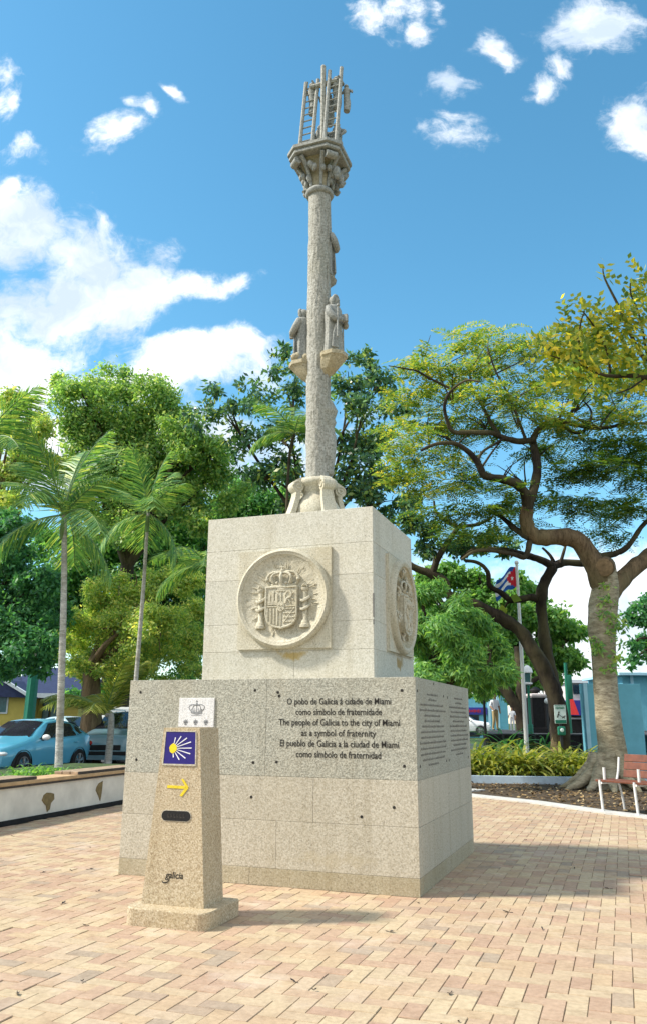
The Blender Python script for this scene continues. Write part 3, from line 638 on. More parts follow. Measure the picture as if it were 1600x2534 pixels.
def robed_figure(b, base, h, facing, seed=0, hood=True, item=True):
    """one continuous robed body: folds, shoulders, neck, head; facing = unit vector of the front"""
    f = Vector(facing).normalized(); s = f.cross(Vector((0, 0, 1))).normalized(); base = Vector(base); rng = random.Random(seed); ph = rng.uniform(0, 6)
    prof = [(0, .155, .13), (.03, .16, .135), (.2, .145, .12), (.4, .14, .115), (.55, .15, .12), (.68, .165, .125), (.76, .165, .115), (.80, .13, .095), (.825, .07, .07), (.845, .058, .062), (.87, .072, .078), (.91, .082, .09), (.95, .075, .082), (.98, .05, .055), (.995, .015, .02)]
    rings = []
    for z, w, d in prof:
        rg = []
        for i in range(36):
            a = 2 * math.pi * i / 36; k = 1 + (.10 * math.sin(7 * a + ph) + .05 * math.sin(13 * a + ph * 2)) * max(0, min(1, (.74 - z) * 3))
            rg.append(base + (s * (w * math.cos(a) * k) + f * (d * math.sin(a) * k) + Vector((0, 0, z))) * h)
        rings.append(rg)
    b.loft(rings, 0, True)
    q = lambda x, y, z: base + (s * x + f * y + Vector((0, 0, z))) * h
    for sg in (-1, 1):                            # sleeves and hands
        b.tube([q(.15 * sg, 0, .74), q(.19 * sg, .04, .62), q(.15 * sg, .13, .52), q(.05 * sg, .18, .54)], [.055 * h, .06 * h, .055 * h, .03 * h], 8, 0, 3)
        b.tube([q(.04 * sg, .18, .54), q(.0, .19, .56)], .022 * h, 6)
        for k in range(5): b.tube([q(.09 * sg + .02 * k * sg, .125 - .01 * k, .05), q(.07 * sg + .02 * k * sg, .13 - .01 * k, .3), q(.10 * sg, .12, .5)], [.016 * h, .014 * h, .008 * h], 5, 0, 2)
    # face
    b.ball(q(0, .085, .905), .016 * h, 6); b.tube([q(0, .083, .925), q(0, .10, .905)], [.008 * h, .013 * h], 5)
    if hood: b.tube([q(-.075, .02, .83), q(-.088, .035, .91), q(-.04, .045, .985), q(.04, .045, .985), q(.088, .035, .91), q(.075, .02, .83)], .026 * h, 8, 0, 3)
    if item:
        b.box(q(.0, .20, .57), (.09 * h, .06 * h, .12 * h)); b.tube([q(.17, .16, .2), q(.17, .17, .72)], .016 * h, 6); b.ball(q(.17, .17, .72), .03 * h, 6)
def make_monument():
    t = thing('stone_monument', 'tall granite monument with carved column on a stepped square pedestal', 'monument', CTR, -AX)
    W, D, H = 2.9976, 2.7196, 1.8504; x0, y0 = W / 2, D / 2; J = .002
    b = MB(); b.box((0, 0, H / 2 - .02), (W - .012, D - .012, H + .03 - .06)); b.build('core', 'joint_mortar', t)
    def course(b, z0, z1, xs, bev=.0025):
        # front/back slabs between the joint positions xs, side slabs between them
        for a, c in zip(xs[:-1], xs[1:]):
            for sy in (-1, 1): b.box(((a + c) / 2, sy * (y0 - .06), (z0 + z1) / 2), (c - a - J, .12, z1 - z0 - J), bev=bev)
        ys = [-y0 + .12, .0, y0 - .12]
        for a, c in zip(ys[:-1], ys[1:]):
            for sx in (-1, 1): b.box((sx * (x0 - .06), (a + c) / 2, (z0 + z1) / 2), (.12, c - a - J, z1 - z0 - J), bev=bev)
    ped = MB(); course(ped, .15, .56, [-x0, .16, x0]); course(ped, .56, .95, [-x0, -.62, .52, x0]); lower = ped.build('lower_block', 'granite_pale', t)
    b = MB(); course(b, .0, .15, [-x0, -.1, x0]); b.build('base_course', 'granite_band', lower)
    b = MB(); course(b, .95, H, [-x0, .033, x0], .003); pan = b.build('inscription_course', 'granite_rough', t)
    b = MB(); b.box((0, 0, H - .03), (W - .25, D - .25, .058)); b.build('step', 'granite_pale', lower)
    def hole(b, x, z): b.lathe([(.013, -.002), (.013, .0025)], 10) if False else b.hull([fr(x + .014 * math.cos(a / 8 * 6.2832), z + .014 * math.sin(a / 8 * 6.2832), -.001) for a in range(8)], [fr(x + .014 * math.cos(a / 8 * 6.2832), z + .014 * math.sin(a / 8 * 6.2832), .0022) for a in range(8)])
    def fr(x, z, o): return Vector((x, -y0 - o, z))
    def rt(y, z, o): return Vector((x0 + o, y, z))
    for x, z in [(-1.37, 1.73), (-1.37, 1.07), (-.09, 1.74), (.15, 1.72), (.165, 1.685), (1.37, 1.73), (1.38, 1.07), (.15, 1.08), (-.09, 1.07)]: b = MB(); hole(b, x, z); b.build('drill_hole', 'engraving', pan)
    for x, z in [(-.1, .76), (.98, .63), (1.28, .72)]: b = MB(); hole(b, x, z); b.build('drill_hole', 'engraving', lower)
    lines = ["O pobo de Galicia á cidade de Miami", "como símbolo de fraternidade", "The people of Galicia to the city of Miami", "as a symbol of fraternity", "El pueblo de Galicia a la ciudad de Miami", "como símbolo de fraternidad"]
    wid = [1.02, .84, 1.18, .725, 1.15, .82]
    for i, (tx, wd) in enumerate(zip(lines, wid)):
        z = 1.607 - i * .0955
        o = text_mesh(tx, .088, 'engraving', pan, lambda x, y, zz: Vector((x, y, zz)), name='inscription_line', bold=.0003)
        xs = [v.co.x for v in o.data.vertices]; k = wd / (max(xs) - min(xs))
        for v in o.data.vertices: v.co = fr(.757 + v.co.x * k, z + v.co.y * .95, .0008 + v.co.z)
    # right face: two worn columns of small lettering, too fine to read, as rows of strokes
    rng = random.Random(11); b = MB()
    for col, (ya, yb, rows, zt) in enumerate(((-1.25, -.14, 14, 1.70), (.13, 1.18, 13, 1.70))):
        for k in range(rows):
            z = zt - k * .0497; wd = (yb - ya) * (.28 if k == 1 else .4 if k == 0 else rng.choice((.98, .95, .9, .8, .62) if k < rows - 1 else (.4,))); y = (ya + yb) / 2 - wd / 2; e = y + wd
            while y < e:
                n = rng.randint(2, 8)
                for q in range(n):
                    hgt = rng.choice((.015, .015, .017, .024)); lw = rng.uniform(.004, .006)
                    b.hull([rt(y, z, .0005), rt(y + lw, z, .0005), rt(y + lw, z + hgt, .0005), rt(y, z + hgt, .0005)], [rt(y, z, .002), rt(y + lw, z, .002), rt(y + lw, z + hgt, .002), rt(y, z + hgt, .002)])
                    if rng.random() < .75:
                        zz = z + rng.choice((0, hgt * .45, hgt - .004)); b.hull([rt(y + lw, zz, .0005), rt(y + .015, zz, .0005), rt(y + .015, zz + .0045, .0005), rt(y + lw, zz + .0045, .0005)], [rt(y + lw, zz, .002), rt(y + .015, zz, .002), rt(y + .015, zz + .0045, .002), rt(y + lw, zz + .0045, .002)])
                    y += .0185
                y += .016
    b.build('worn_lettering', 'engraving_soft', pan)
    for y, z in [(-1.298, 1.727), (-1.253, 1.066), (-.139, 1.715), (.073, 1.707), (-.082, 1.068), (-.6, 1.82), (.06, 1.068), (1.2, 1.06)]:
        b = MB(); b.hull([rt(y + .013 * math.cos(a / 8 * 6.2832), z + .013 * math.sin(a / 8 * 6.2832), -.001) for a in range(8)], [rt(y + .013 * math.cos(a / 8 * 6.2832), z + .013 * math.sin(a / 8 * 6.2832), .0022) for a in range(8)]); b.build('drill_hole', 'engraving', pan)
    # small white panel with crown and three emblems
    b = MB(); b.box((-.7125, -y0 - .004, 1.53), (.392, .02, .28), bev=.003); cp = b.build('crest_panel', 'granite_white', t)
    b = MB(); pf = lambda x, z, o: fr(x, z, .0142 + o * .02)
    def ln(pts, r=.0035): b.tube([pf(x, z, 0) for x, z in pts], r, 5, 0, 3)
    cx, cz = -.71, 1.565
    ln([(cx - .062, cz - .035), (cx, cz - .046), (cx + .062, cz - .035)], .0045); ln([(cx - .060, cz - .024), (cx, cz - .034), (cx + .060, cz - .024)], .003)
    for s in (-1, 1):
        ln([(cx + .06 * s, cz - .024), (cx + .086 * s, cz + .012), (cx + .07 * s, cz + .036), (cx + .03 * s, cz + .042), (cx, cz + .034)]); ln([(cx + .03 * s, cz - .03), (cx + .044 * s, cz + .008), (cx + .028 * s, cz + .034), (cx, cz + .034)])
        ln([(cx + .05 * s, cz - .02), (cx + .06 * s, cz + .0)], .004); ln([(cx + .018 * s, cz - .03), (cx + .02 * s, cz + .008)], .003)
    ln([(cx, cz - .03), (cx, cz + .034)]); b.ball(pf(cx, cz + .05, 0), .009, 6); ln([(cx, cz + .056), (cx, cz + .084)], .003); ln([(cx - .009, cz + .073), (cx + .009, cz + .073)], .003)
    for k in range(9): ln([(cx - .052 + k * .013, cz - .066), (cx - .052 + k * .013, cz - .056)], .003)
    for x in (-.826, -.716, -.602):
        for a, c in (((0, .026), (0, -.024)), ((-.024, .004), (.024, .004)), ((-.018, .018), (.018, -.010)), ((.018, .018), (-.018, -.010)), ((-.012, -.02), (.012, -.02))): ln([(x + a[0], 1.437 + a[1]), (x + c[0], 1.437 + c[1])], .0045)
        b.ball(pf(x, 1.441, 0), (.012, .004, .012), 8)
    b.build('engraved_crown', 'engraving_grey', cp)
    # upper block
    ux, uyf, uyb, uh = .958, -.8326, .8316, 3.6386; J2 = .001
    b = MB(); b.box((0, 0, (H + uh) / 2), (2 * ux - .01, 1.65, uh - H - .02)); b.build('core', 'joint_mortar', t)
    b = MB()
    def slab(xa, xb, za, zb, th=.10):
        b.box(((xa + xb) / 2, uyf + th / 2, (za + zb) / 2), (xb - xa - J2, th, zb - za - J2), bev=.004); b.box(((xa + xb) / 2, uyb - th / 2, (za + zb) / 2), (xb - xa - J2, th, zb - za - J2), bev=.004)
    def side(za, zb, ys, th=.10):
        for a, c in zip(ys[:-1], ys[1:]):
            for sx in (-1, 1): b.box((sx * (ux - th / 2), (a + c) / 2, (za + zb) / 2), (th, c - a - J2, zb - za - J2), bev=.004)
    ya, yb = uyf + .10, uyb - .10
    slab(-ux, ux, 3.262, uh); side(3.262, uh, [ya, yb])
    for za, zb in ((2.93, 3.262), (2.45, 2.93), (2.16, 2.45)): slab(-ux, ux, za, zb); side(za, zb, [ya, yb])
    slab(-ux, .1, H, 2.16); slab(.1, ux, H, 2.16); side(H, 2.16, [ya, .0, yb])
    b.box((0, 0, uh - .03), (2 * ux - .22, uyb - uyf - .22, .056)); up = b.build('upper_block', 'granite_upper', t)
    b = MB(); b.box((ux - .003, uyf + .003, 2.6), (.014, .014, .24)); b.box((ux - .003, uyf + .003, 2.43), (.012, .012, .05)); b.build('chipped_edge', 'engraving_soft', up)
    medallion(t, 'round relief of a crowned shield between two pillars on the front', lambda x, z, o: Vector((x, uyf - o, z)), 2.705, -.012, .53, .465, 0)
    medallion(t, 'round stained relief seen edge-on on the shaded side face', lambda y, z, o: Vector((ux + o, y, z)), 2.705, .17, .53, .46, 1)
    # column
    cx, cy = .03, 0.0; c0 = Vector((cx, cy, 0))
    b = MB(); b.lathe([(.17, uh), (.235, uh + .02), (.285, uh + .12), (.275, uh + .25), (.205, uh + .36), (.17, uh + .40), (.165, uh + .43), (.185, uh + .45), (.19, uh + .48), (.20, uh + .50), (.235, uh + .515), (.25, uh + .55), (.235, uh + .59), (.19, uh + .605), (.16, uh + .61)], 32, c0)
    base = b.build('column_base', 'granite_carved', t, sharp=60)
    for k in range(4):
        a = R(45 + 90 * k); d = Vector((math.cos(a), math.sin(a), 0)); s = Vector((-d.y, d.x, 0)); z = uh
        leg = [(.18, .575), (.22, .575), (.27, .55), (.28, .46), (.268, .40), (.285, .32), (.315, .22), (.352, .12), (.39, .04), (.415, .0)]
        b = MB(); rings = []; P2 = [c0 + d * r + Vector((0, 0, z + h)) for r, h in leg]
        for i, p in enumerate(P2):
            tn = (P2[min(i + 1, len(P2) - 1)] - P2[max(0, i - 1)]).normalized(); n = s.cross(tn); w = .052 + .045 * i / (len(P2) - 1); th = .030
            rings.append([p + s * w + n * th, p + s * w * .5 + n * (th * 1.25), p - s * w * .5 + n * (th * 1.25), p - s * w + n * th, p - s * w - n * th, p + s * w - n * th])
        b.loft(rings, 0, True)
        vc = c0 + d * .275 + Vector((0, 0, z + .49)); b.tube([vc - s * .072, vc + s * .072], .072, 18, 0, 1)
        for sg in (-1, 1):
            sp = [vc + s * sg * .074 + (d * math.cos(q * .55) + Vector((0, 0, math.sin(q * .55)))) * (.060 - .0034 * q) for q in range(16)]; b.tube(sp, .011, 6, 0, 2)
        b.build('scroll', 'granite_carved', base, sharp=50)
    rng = random.Random(2)
    def barky(a, z):
        return 1 + .065 * mnoise.noise(Vector((math.cos(a) * 14, math.sin(a) * 14, z * 6))) + .018 * mnoise.noise(Vector((math.cos(a) * 6, math.sin(a) * 6, z * 1.3))) + .02 * mnoise.noise(Vector((math.cos(a) * 16, math.sin(a) * 16, z * 5))) + .022 * mnoise.noise(Vector((math.cos(a) * 3, math.sin(a) * 3, z * 9)))
    b = MB(); prof = []
    z = uh + .60
    while z < 8.20: prof.append((.143 + .003 * math.sin(z * 2.3), z)); z += .022
    prof.append((.143, 8.20)); b.lathe(prof, 72, c0, 0, True, True, barky)
    for k in range(4):                            # bark-like ridges
        a0 = rng.uniform(0, 6.28); pts = []
        for q in range(14):
            zz = uh + .7 + q * .3; a = a0 + .12 * math.sin(q * .7 + k); pts.append(c0 + Vector((math.cos(a) * .140, math.sin(a) * .140, zz)))
        b.tube(pts, [.012 + .007 * math.sin(q * 1.7 + k) for q in range(14)], 6, 0, 3)
    shaft = b.build('column_shaft', 'granite_column', t, sharp=80)
    def lump(name, pts, mat, r): b = MB(); b.tube(pts, r, 12, 0, 4, wob=.35, seed=3); return b.build(name, mat, shaft, sharp=80)
    ba = Vector((.42, .91, 0)).normalized()
    lump('lower_relief', [c0 + ba * .08 + Vector((0, 0, z)) for z in (4.32, 4.5, 4.75, 5.0, 5.2, 5.36)], 'granite_column', [.12, .155, .16, .185, .17, .06])
    b = MB(); bf = Vector((.50, .87, 0)).normalized(); robed_figure(b, c0 + bf * .095 + Vector((0, 0, 7.0)), .78, bf, 4, True, False); b.tube([c0 + bf * .08 + Vector((0, 0, 6.8)), c0 + bf * .12 + Vector((0, 0, 6.98))], [.02, .14], 10); b.build('carved_figure', 'granite_statue', t, sharp=70)
    for sx, lbl, seed in ((1, None, 1), (-1, None, 6)):
        d = Vector((sx, -.16 if sx > 0 else .1, 0)).normalized(); p = c0 + d * .212; s = Vector((-d.y, d.x, 0)); zb = 5.84 if sx > 0 else 5.80
        b = MB(); robed_figure(b, p + Vector((0, 0, zb)), (.80 if sx > 0 else .76), d, seed, True, True); fg = b.build('robed_statue', 'granite_statue', t, sharp=70)
        b = MB(); rings = []
        for zz, r in [(zb - .27, .06), (zb - .2, .115), (zb - .12, .145), (zb - .06, .165), (zb - .05, .178), (zb + .0, .178), (zb + .004, .16)]:
            off = -d * .13 * max(0, min(1, (zb - .05 - zz) / .25)); rings.append([p + off + d * (r * math.cos(a / 8 * 6.2832 + .39)) + s * (r * math.sin(a / 8 * 6.2832 + .39)) + Vector((0, 0, zz)) for a in range(8)])
        b.loft(rings, 0, False)
        if sx < 0:
            for k in range(7): b.ball(p + d * (.1 * math.cos(k)) + s * (.12 * math.sin(k * 1.7)) + Vector((0, 0, zb + .03 + .02 * (k % 3))), .055, 8)
        b.build('corbel', 'granite_aged', fg)
    # capital and platform
    b = MB(); b.lathe([(.15, 8.140), (.172, 8.150), (.19, 8.185), (.172, 8.220), (.15, 8.230)], 28, c0); b.build('neck_ring', 'granite_statue', t, sharp=70)
    def octo(r, ch, z):
        if r > .16: r, ch = .16 + (r - .16) * .80, ch * .86
        q = [(r, -r + ch), (r, r - ch), (r - ch, r), (-r + ch, r), (-r, r - ch), (-r, -r + ch), (-r + ch, -r), (r - ch, -r)]
        return [c0 + Vector((x, y, z)) for x, y in q]
    b = MB(); b.loft([octo(.115, .05, 8.21), octo(.125, .05, 8.34), octo(.15, .06, 8.48), octo(.21, .08, 8.60), octo(.25, .09, 8.632)], 0, False); cap = b.build('capital', 'granite_aged', t)
    b = MB(); b.loft([octo(.385, .15, 8.630), octo(.40, .155, 8.640), octo(.40, .155, 8.675), octo(.375, .15, 8.685), octo(.425, .165, 8.702), octo(.425, .165, 8.745), octo(.41, .16, 8.750)], 0, False); b.build('platform', 'granite_statue', t)
    b = MB()
    for k in range(4):
        for da in (-19, 19):
            a = R(45 + 90 * k + da); d = Vector((math.cos(a), math.sin(a), 0)); b.tube([c0 + d * .15 + Vector((0, 0, 8.24)), c0 + d * .18 + Vector((0, 0, 8.38)), c0 + d * .26 + Vector((0, 0, 8.53)), c0 + d * .345 + Vector((0, 0, 8.61))], [.020, .024, .032, .030], 8, 0, 4)
        a = R(45 + 90 * k); d = Vector((math.cos(a), math.sin(a), 0)); sd = Vector((-d.y, d.x, 0)); p = c0 + d * .345 + Vector((0, 0, 8.565)); b.tube([p - sd * .075, p + sd * .075], .05, 10, 0, 1)
    for k in range(24):
        a = rng.uniform(0, 6.28); zz = rng.uniform(8.290, 8.500); r = .16 + (zz - 8.290) * .45; d = Vector((math.cos(a), math.sin(a), 0)); b.ball(c0 + d * r + Vector((0, 0, zz)), (.035, .035, .05), 7)
    for a in (-.3, .35, 1.0, 2.6):
        d = Vector((math.cos(a), math.sin(a), 0)); p = c0 + d * .265 + Vector((0, 0, 8.400))
        b.ball(p + Vector((0, 0, .03)), (.06, .05, .08), 8); b.ball(p + d * .02 + Vector((0, 0, -.055)), .042, 8); b.tube([p, p + d * .07 + Vector((0, 0, -.04))], [.03, .022], 7); b.tube([p, p - Vector((d.y, -d.x, 0)) * .07 + Vector((0, 0, -.05))], [.03, .02], 7)
    b.build('carved_leaves', 'granite_statue', cap, sharp=70)
    # calvary on top: cross, two ladders, figures
    zt = 8.745
    b = MB(); b.tube([c0 + Vector((.05, -.03, zt)), c0 + Vector((.05, -.03, 10.18))], [.040, .036], 8, 0, 1); b.tube([c0 + Vector((-.14, .0, 9.93)), c0 + Vector((.24, .0, 9.93))], [.036, .036], 8, 0, 1); b.ball(c0 + Vector((.05, -.03, 10.18)), .038, 8); b.build('cross', 'granite_column', t)
    for xa, xb, dx, ztop, y in ((-.285, -.105, .045, 10.06, -.06), (.085, .255, .035, 10.12, -.10)):
        b = MB(); q = lambda x, z: c0 + Vector((x + dx * (z - zt), y + .07 * (z - zt), z))
        for x in (xa, xb): b.tube([q(x, zt - .005), q(x, ztop)], .028, 8, 0, 1)
        for k in range(11): b.tube([q(xa, zt + .08 + k * .112), q(xb, zt + .085 + k * .112)], .011, 6, 0, 1)
        b.build('ladder', 'granite_statue', t)
    def figure(x, y, z, k, arm):
        b = MB(); p = c0 + Vector((x, y, z)); h = .17 * k
        b.tube([p + Vector((0, 0, -1.5 * h)), p + Vector((.01, .01, -.6 * h)), p, p + Vector((0, -.01, .8 * h)), p + Vector((0, -.01, 1.0 * h)), p + Vector((0, -.02, 1.2 * h)), p + Vector((0, -.02, 1.42 * h))], [.30 * h, .34 * h, .30 * h, .36 * h, .16 * h, .24 * h, .05 * h], 10, 0, 3, wob=.2)
        for sg in (-1, 1): b.tube([p + Vector((.3 * h * sg, 0, .75 * h)), p + Vector((.55 * h * sg, -.1 * h, .55 * h)), p + Vector((arm[0] * h * sg, arm[1] * h, arm[2] * h))], [.14 * h, .12 * h, .08 * h], 7, 0, 3)
        b.build('carved_figure', 'granite_statue', t, sharp=70)
    figure(-.14, .06, 9.80, 1.0, (.2, -.6, 1.2)); figure(.215, .05, 9.78, 1.05, (.3, -.6, 1.0)); figure(.34, .10, 9.70, .85, (.6, -.2, .3)); figure(.08, .14, 9.62, 1.0, (.9, 0, 1.5)); figure(-.02, .10, 9.06, 1.2, (.3, -.3, .3)); figure(.21, .10, 9.04, 1.2, (.3, -.3, .2))
    return t
make_monument()

# ------------------------------------------------------------------ the waymarker stone
def make_marker():
    cxw, cyw, a, sW, sD, sh, u0, u1, v0, v1, U0, U1, V0, V1, hh = -.814, 6.262, .335, .682, .565, .119, .097, .621, .151, .471, .199, .513, .164, .487, 1.397
    ex = Vector((math.cos(a), -math.sin(a), 0)); ey = Vector((math.sin(a), math.cos(a), 0))
    cen = Vector((cxw, cyw, 0)) - ex * sW / 2 + ey * sD / 2
    t = thing('waymarker_stone', 'tan granite waymarker post with blue shell tile and yellow arrow', 'milestone', cen, -a)
    L = lambda u, v, z: Vector((sW / 2 - u, v - sD / 2, z))
    b = MB(); r = .085; pts = []
    for (qx, qy, a0) in ((-sW / 2 + r, -sD / 2 + r, 180), (sW / 2 - r, -sD / 2 + r, 270), (sW / 2 - .02, sD / 2 - .02, 0), (-sW / 2 + .02, sD / 2 - .02, 90)):
        rr = r if qy < 0 else .02
        for k in range(7): g = R(a0 + k * 15); pts.append((qx + rr * math.cos(g), qy + rr * math.sin(g)))
    b.loft([[Vector((x, y, 0)) for x, y in pts], [Vector((x, y, sh - .008)) for x, y in pts], [Vector((x * .985, y * .985, sh)) for x, y in pts]], 0, False); b.build('base_slab', 'granite_marker', t)
    b = MB(); b.hull([L(u1, v0, sh - .004), L(u0, v0, sh - .004), L(u0, v1, sh - .004), L(u1, v1, sh - .004)], [L(U1, V0, hh), L(U0, V0, hh), L(U0, V1, hh), L(U1, V1, hh)])
    post = b.build('post', 'granite_marker', t)
    BL, BR, TL, TR = L(u1, v0, sh), L(u0, v0, sh), L(U1, V0, hh), L(U0, V0, hh)
    nrm = (BR - BL).cross(TL - BL).normalized()
    def P(s, q, o=0.0): return (BL * (1 - s) + BR * s) * (1 - q) + (TL * (1 - s) + TR * s) * q + nrm * o
    if nrm.y > 0: nrm = -nrm
    def plate(b, cs, o0, o1): b.hull([P(s, q, o0) for s, q in cs], [P(s, q, o1) for s, q in cs])
    b = MB(); plate(b, [(.10, .788), (.875, .788), (.895, .976), (.085, .976)], -.002, .004); tl = b.build('shell_tile', 'purple_tile', t)
    b = MB()
    for cs in ([(.075, .778), (.893, .778), (.893, .788), (.075, .788)], [(.072, .976), (.905, .976), (.905, .982), (.072, .982)], [(.060, .788), (.10, .788), (.085, .976), (.055, .976)], [(.875, .788), (.900, .788), (.920, .976), (.895, .976)]): plate(b, cs, -.002, .007)
    b.build('tile_border', 'granite_pale', tl)
    T = lambda x, y, o: P(.093 + .79 * x, .788 + .188 * (1 - y), o)           # x, y across the tile, 0..1
    b = MB(); hub = (.27, .52)
    for (ex_, ey_) in [(.33, .18), (.52, .14), (.72, .19), (.86, .31), (.88, .50), (.84, .68), (.69, .82), (.50, .87), (.31, .80)]:
        dx, dy = ex_ - hub[0], ey_ - hub[1]; l = math.hypot(dx, dy); nx, ny = -dy / l, dx / l; w = .016; s0 = .05 / l
        a0, a1 = (hub[0] + dx * s0, hub[1] + dy * s0), (ex_, ey_)
        cs = [(a0[0] - nx * w * .5, a0[1] - ny * w * .5), (a1[0] - nx * w, a1[1] - ny * w), (a1[0] + nx * w, a1[1] + ny * w), (a0[0] + nx * w * .5, a0[1] + ny * w * .5)]
        b.hull([T(x, y, .003) for x, y in cs], [T(x, y, .0065) for x, y in cs])
    b.build('shell_rays', 'tile_white', tl)
    b = MB(); cs = [(.155, .50), (.19, .42), (.27, .36), (.35, .40), (.40, .48), (.40, .57), (.34, .64), (.27, .68), (.19, .63)]
    b.hull([T(x, y, .003) for x, y in cs], [T(x, y, .0085) for x, y in cs]); b.build('shell_hub', 'tile_yellow', tl)
    b = MB(); plate(b, [(.25, .648), (.66, .646), (.66, .662), (.25, .664)], -.001, .004)
    plate(b, [(.555, .700), (.60, .703), (.725, .657), (.685, .650)], -.001, .0045); plate(b, [(.535, .607), (.585, .602), (.725, .651), (.685, .662)], -.001, .0043); b.build('arrow', 'arrow_yellow', t)
    def stad(x0, x1, q0, q1, k=8):
        r = (q1 - q0) / 2; rs = r * 2.9; c = (q0 + q1) / 2
        return [(x1 - rs + rs * math.cos(R(-90 + 180 * i / k)), c + r * math.sin(R(-90 + 180 * i / k))) for i in range(k + 1)] + [(x0 + rs + rs * math.cos(R(90 + 180 * i / k)), c + r * math.sin(R(90 + 180 * i / k))) for i in range(k + 1)]
    b = MB(); plate(b, stad(.175, .795, .460, .524), -.002, .0035); b.build('plate_rim', 'granite_pale', post)
    b = MB(); plate(b, stad(.19, .78, .464, .520), -.001, .006); sp = b.build('number_plate', 'black_plate', t)
    b = MB(); rng = random.Random(8)
    for k in range(6):
        x = .32 + k * .062
        plate(b, [(x, .480), (x + .010, .480), (x + .010, .504), (x, .504)], .005, .008); plate(b, [(x + .012, .478 + .02 * rng.random()), (x + .034, .48), (x + .034, .486), (x + .012, .487)], .005, .0078)
    b.build('worn_digits', 'plate_raised', sp)
    wpl = (BR - BL).length; hpl = (TL - BL).length
    o = text_mesh('galicia', .066, 'engraving', t, lambda x, y, z: P(.36 + x / wpl, .148 + y / hpl, .0006 + z * .6), 'LEFT', .22, 'lettering', .0006, .002, 1.0)
    b = MB(); b.tube([P(.43, .150, .001), P(.415, .132, .001), P(.37, .122, .001), P(.32, .123, .001), P(.305, .132, .001)], [.002, .004, .0045, .004, .002], 5, 0, 3); b.build('swash', 'engraving', o)
    return t
make_marker()

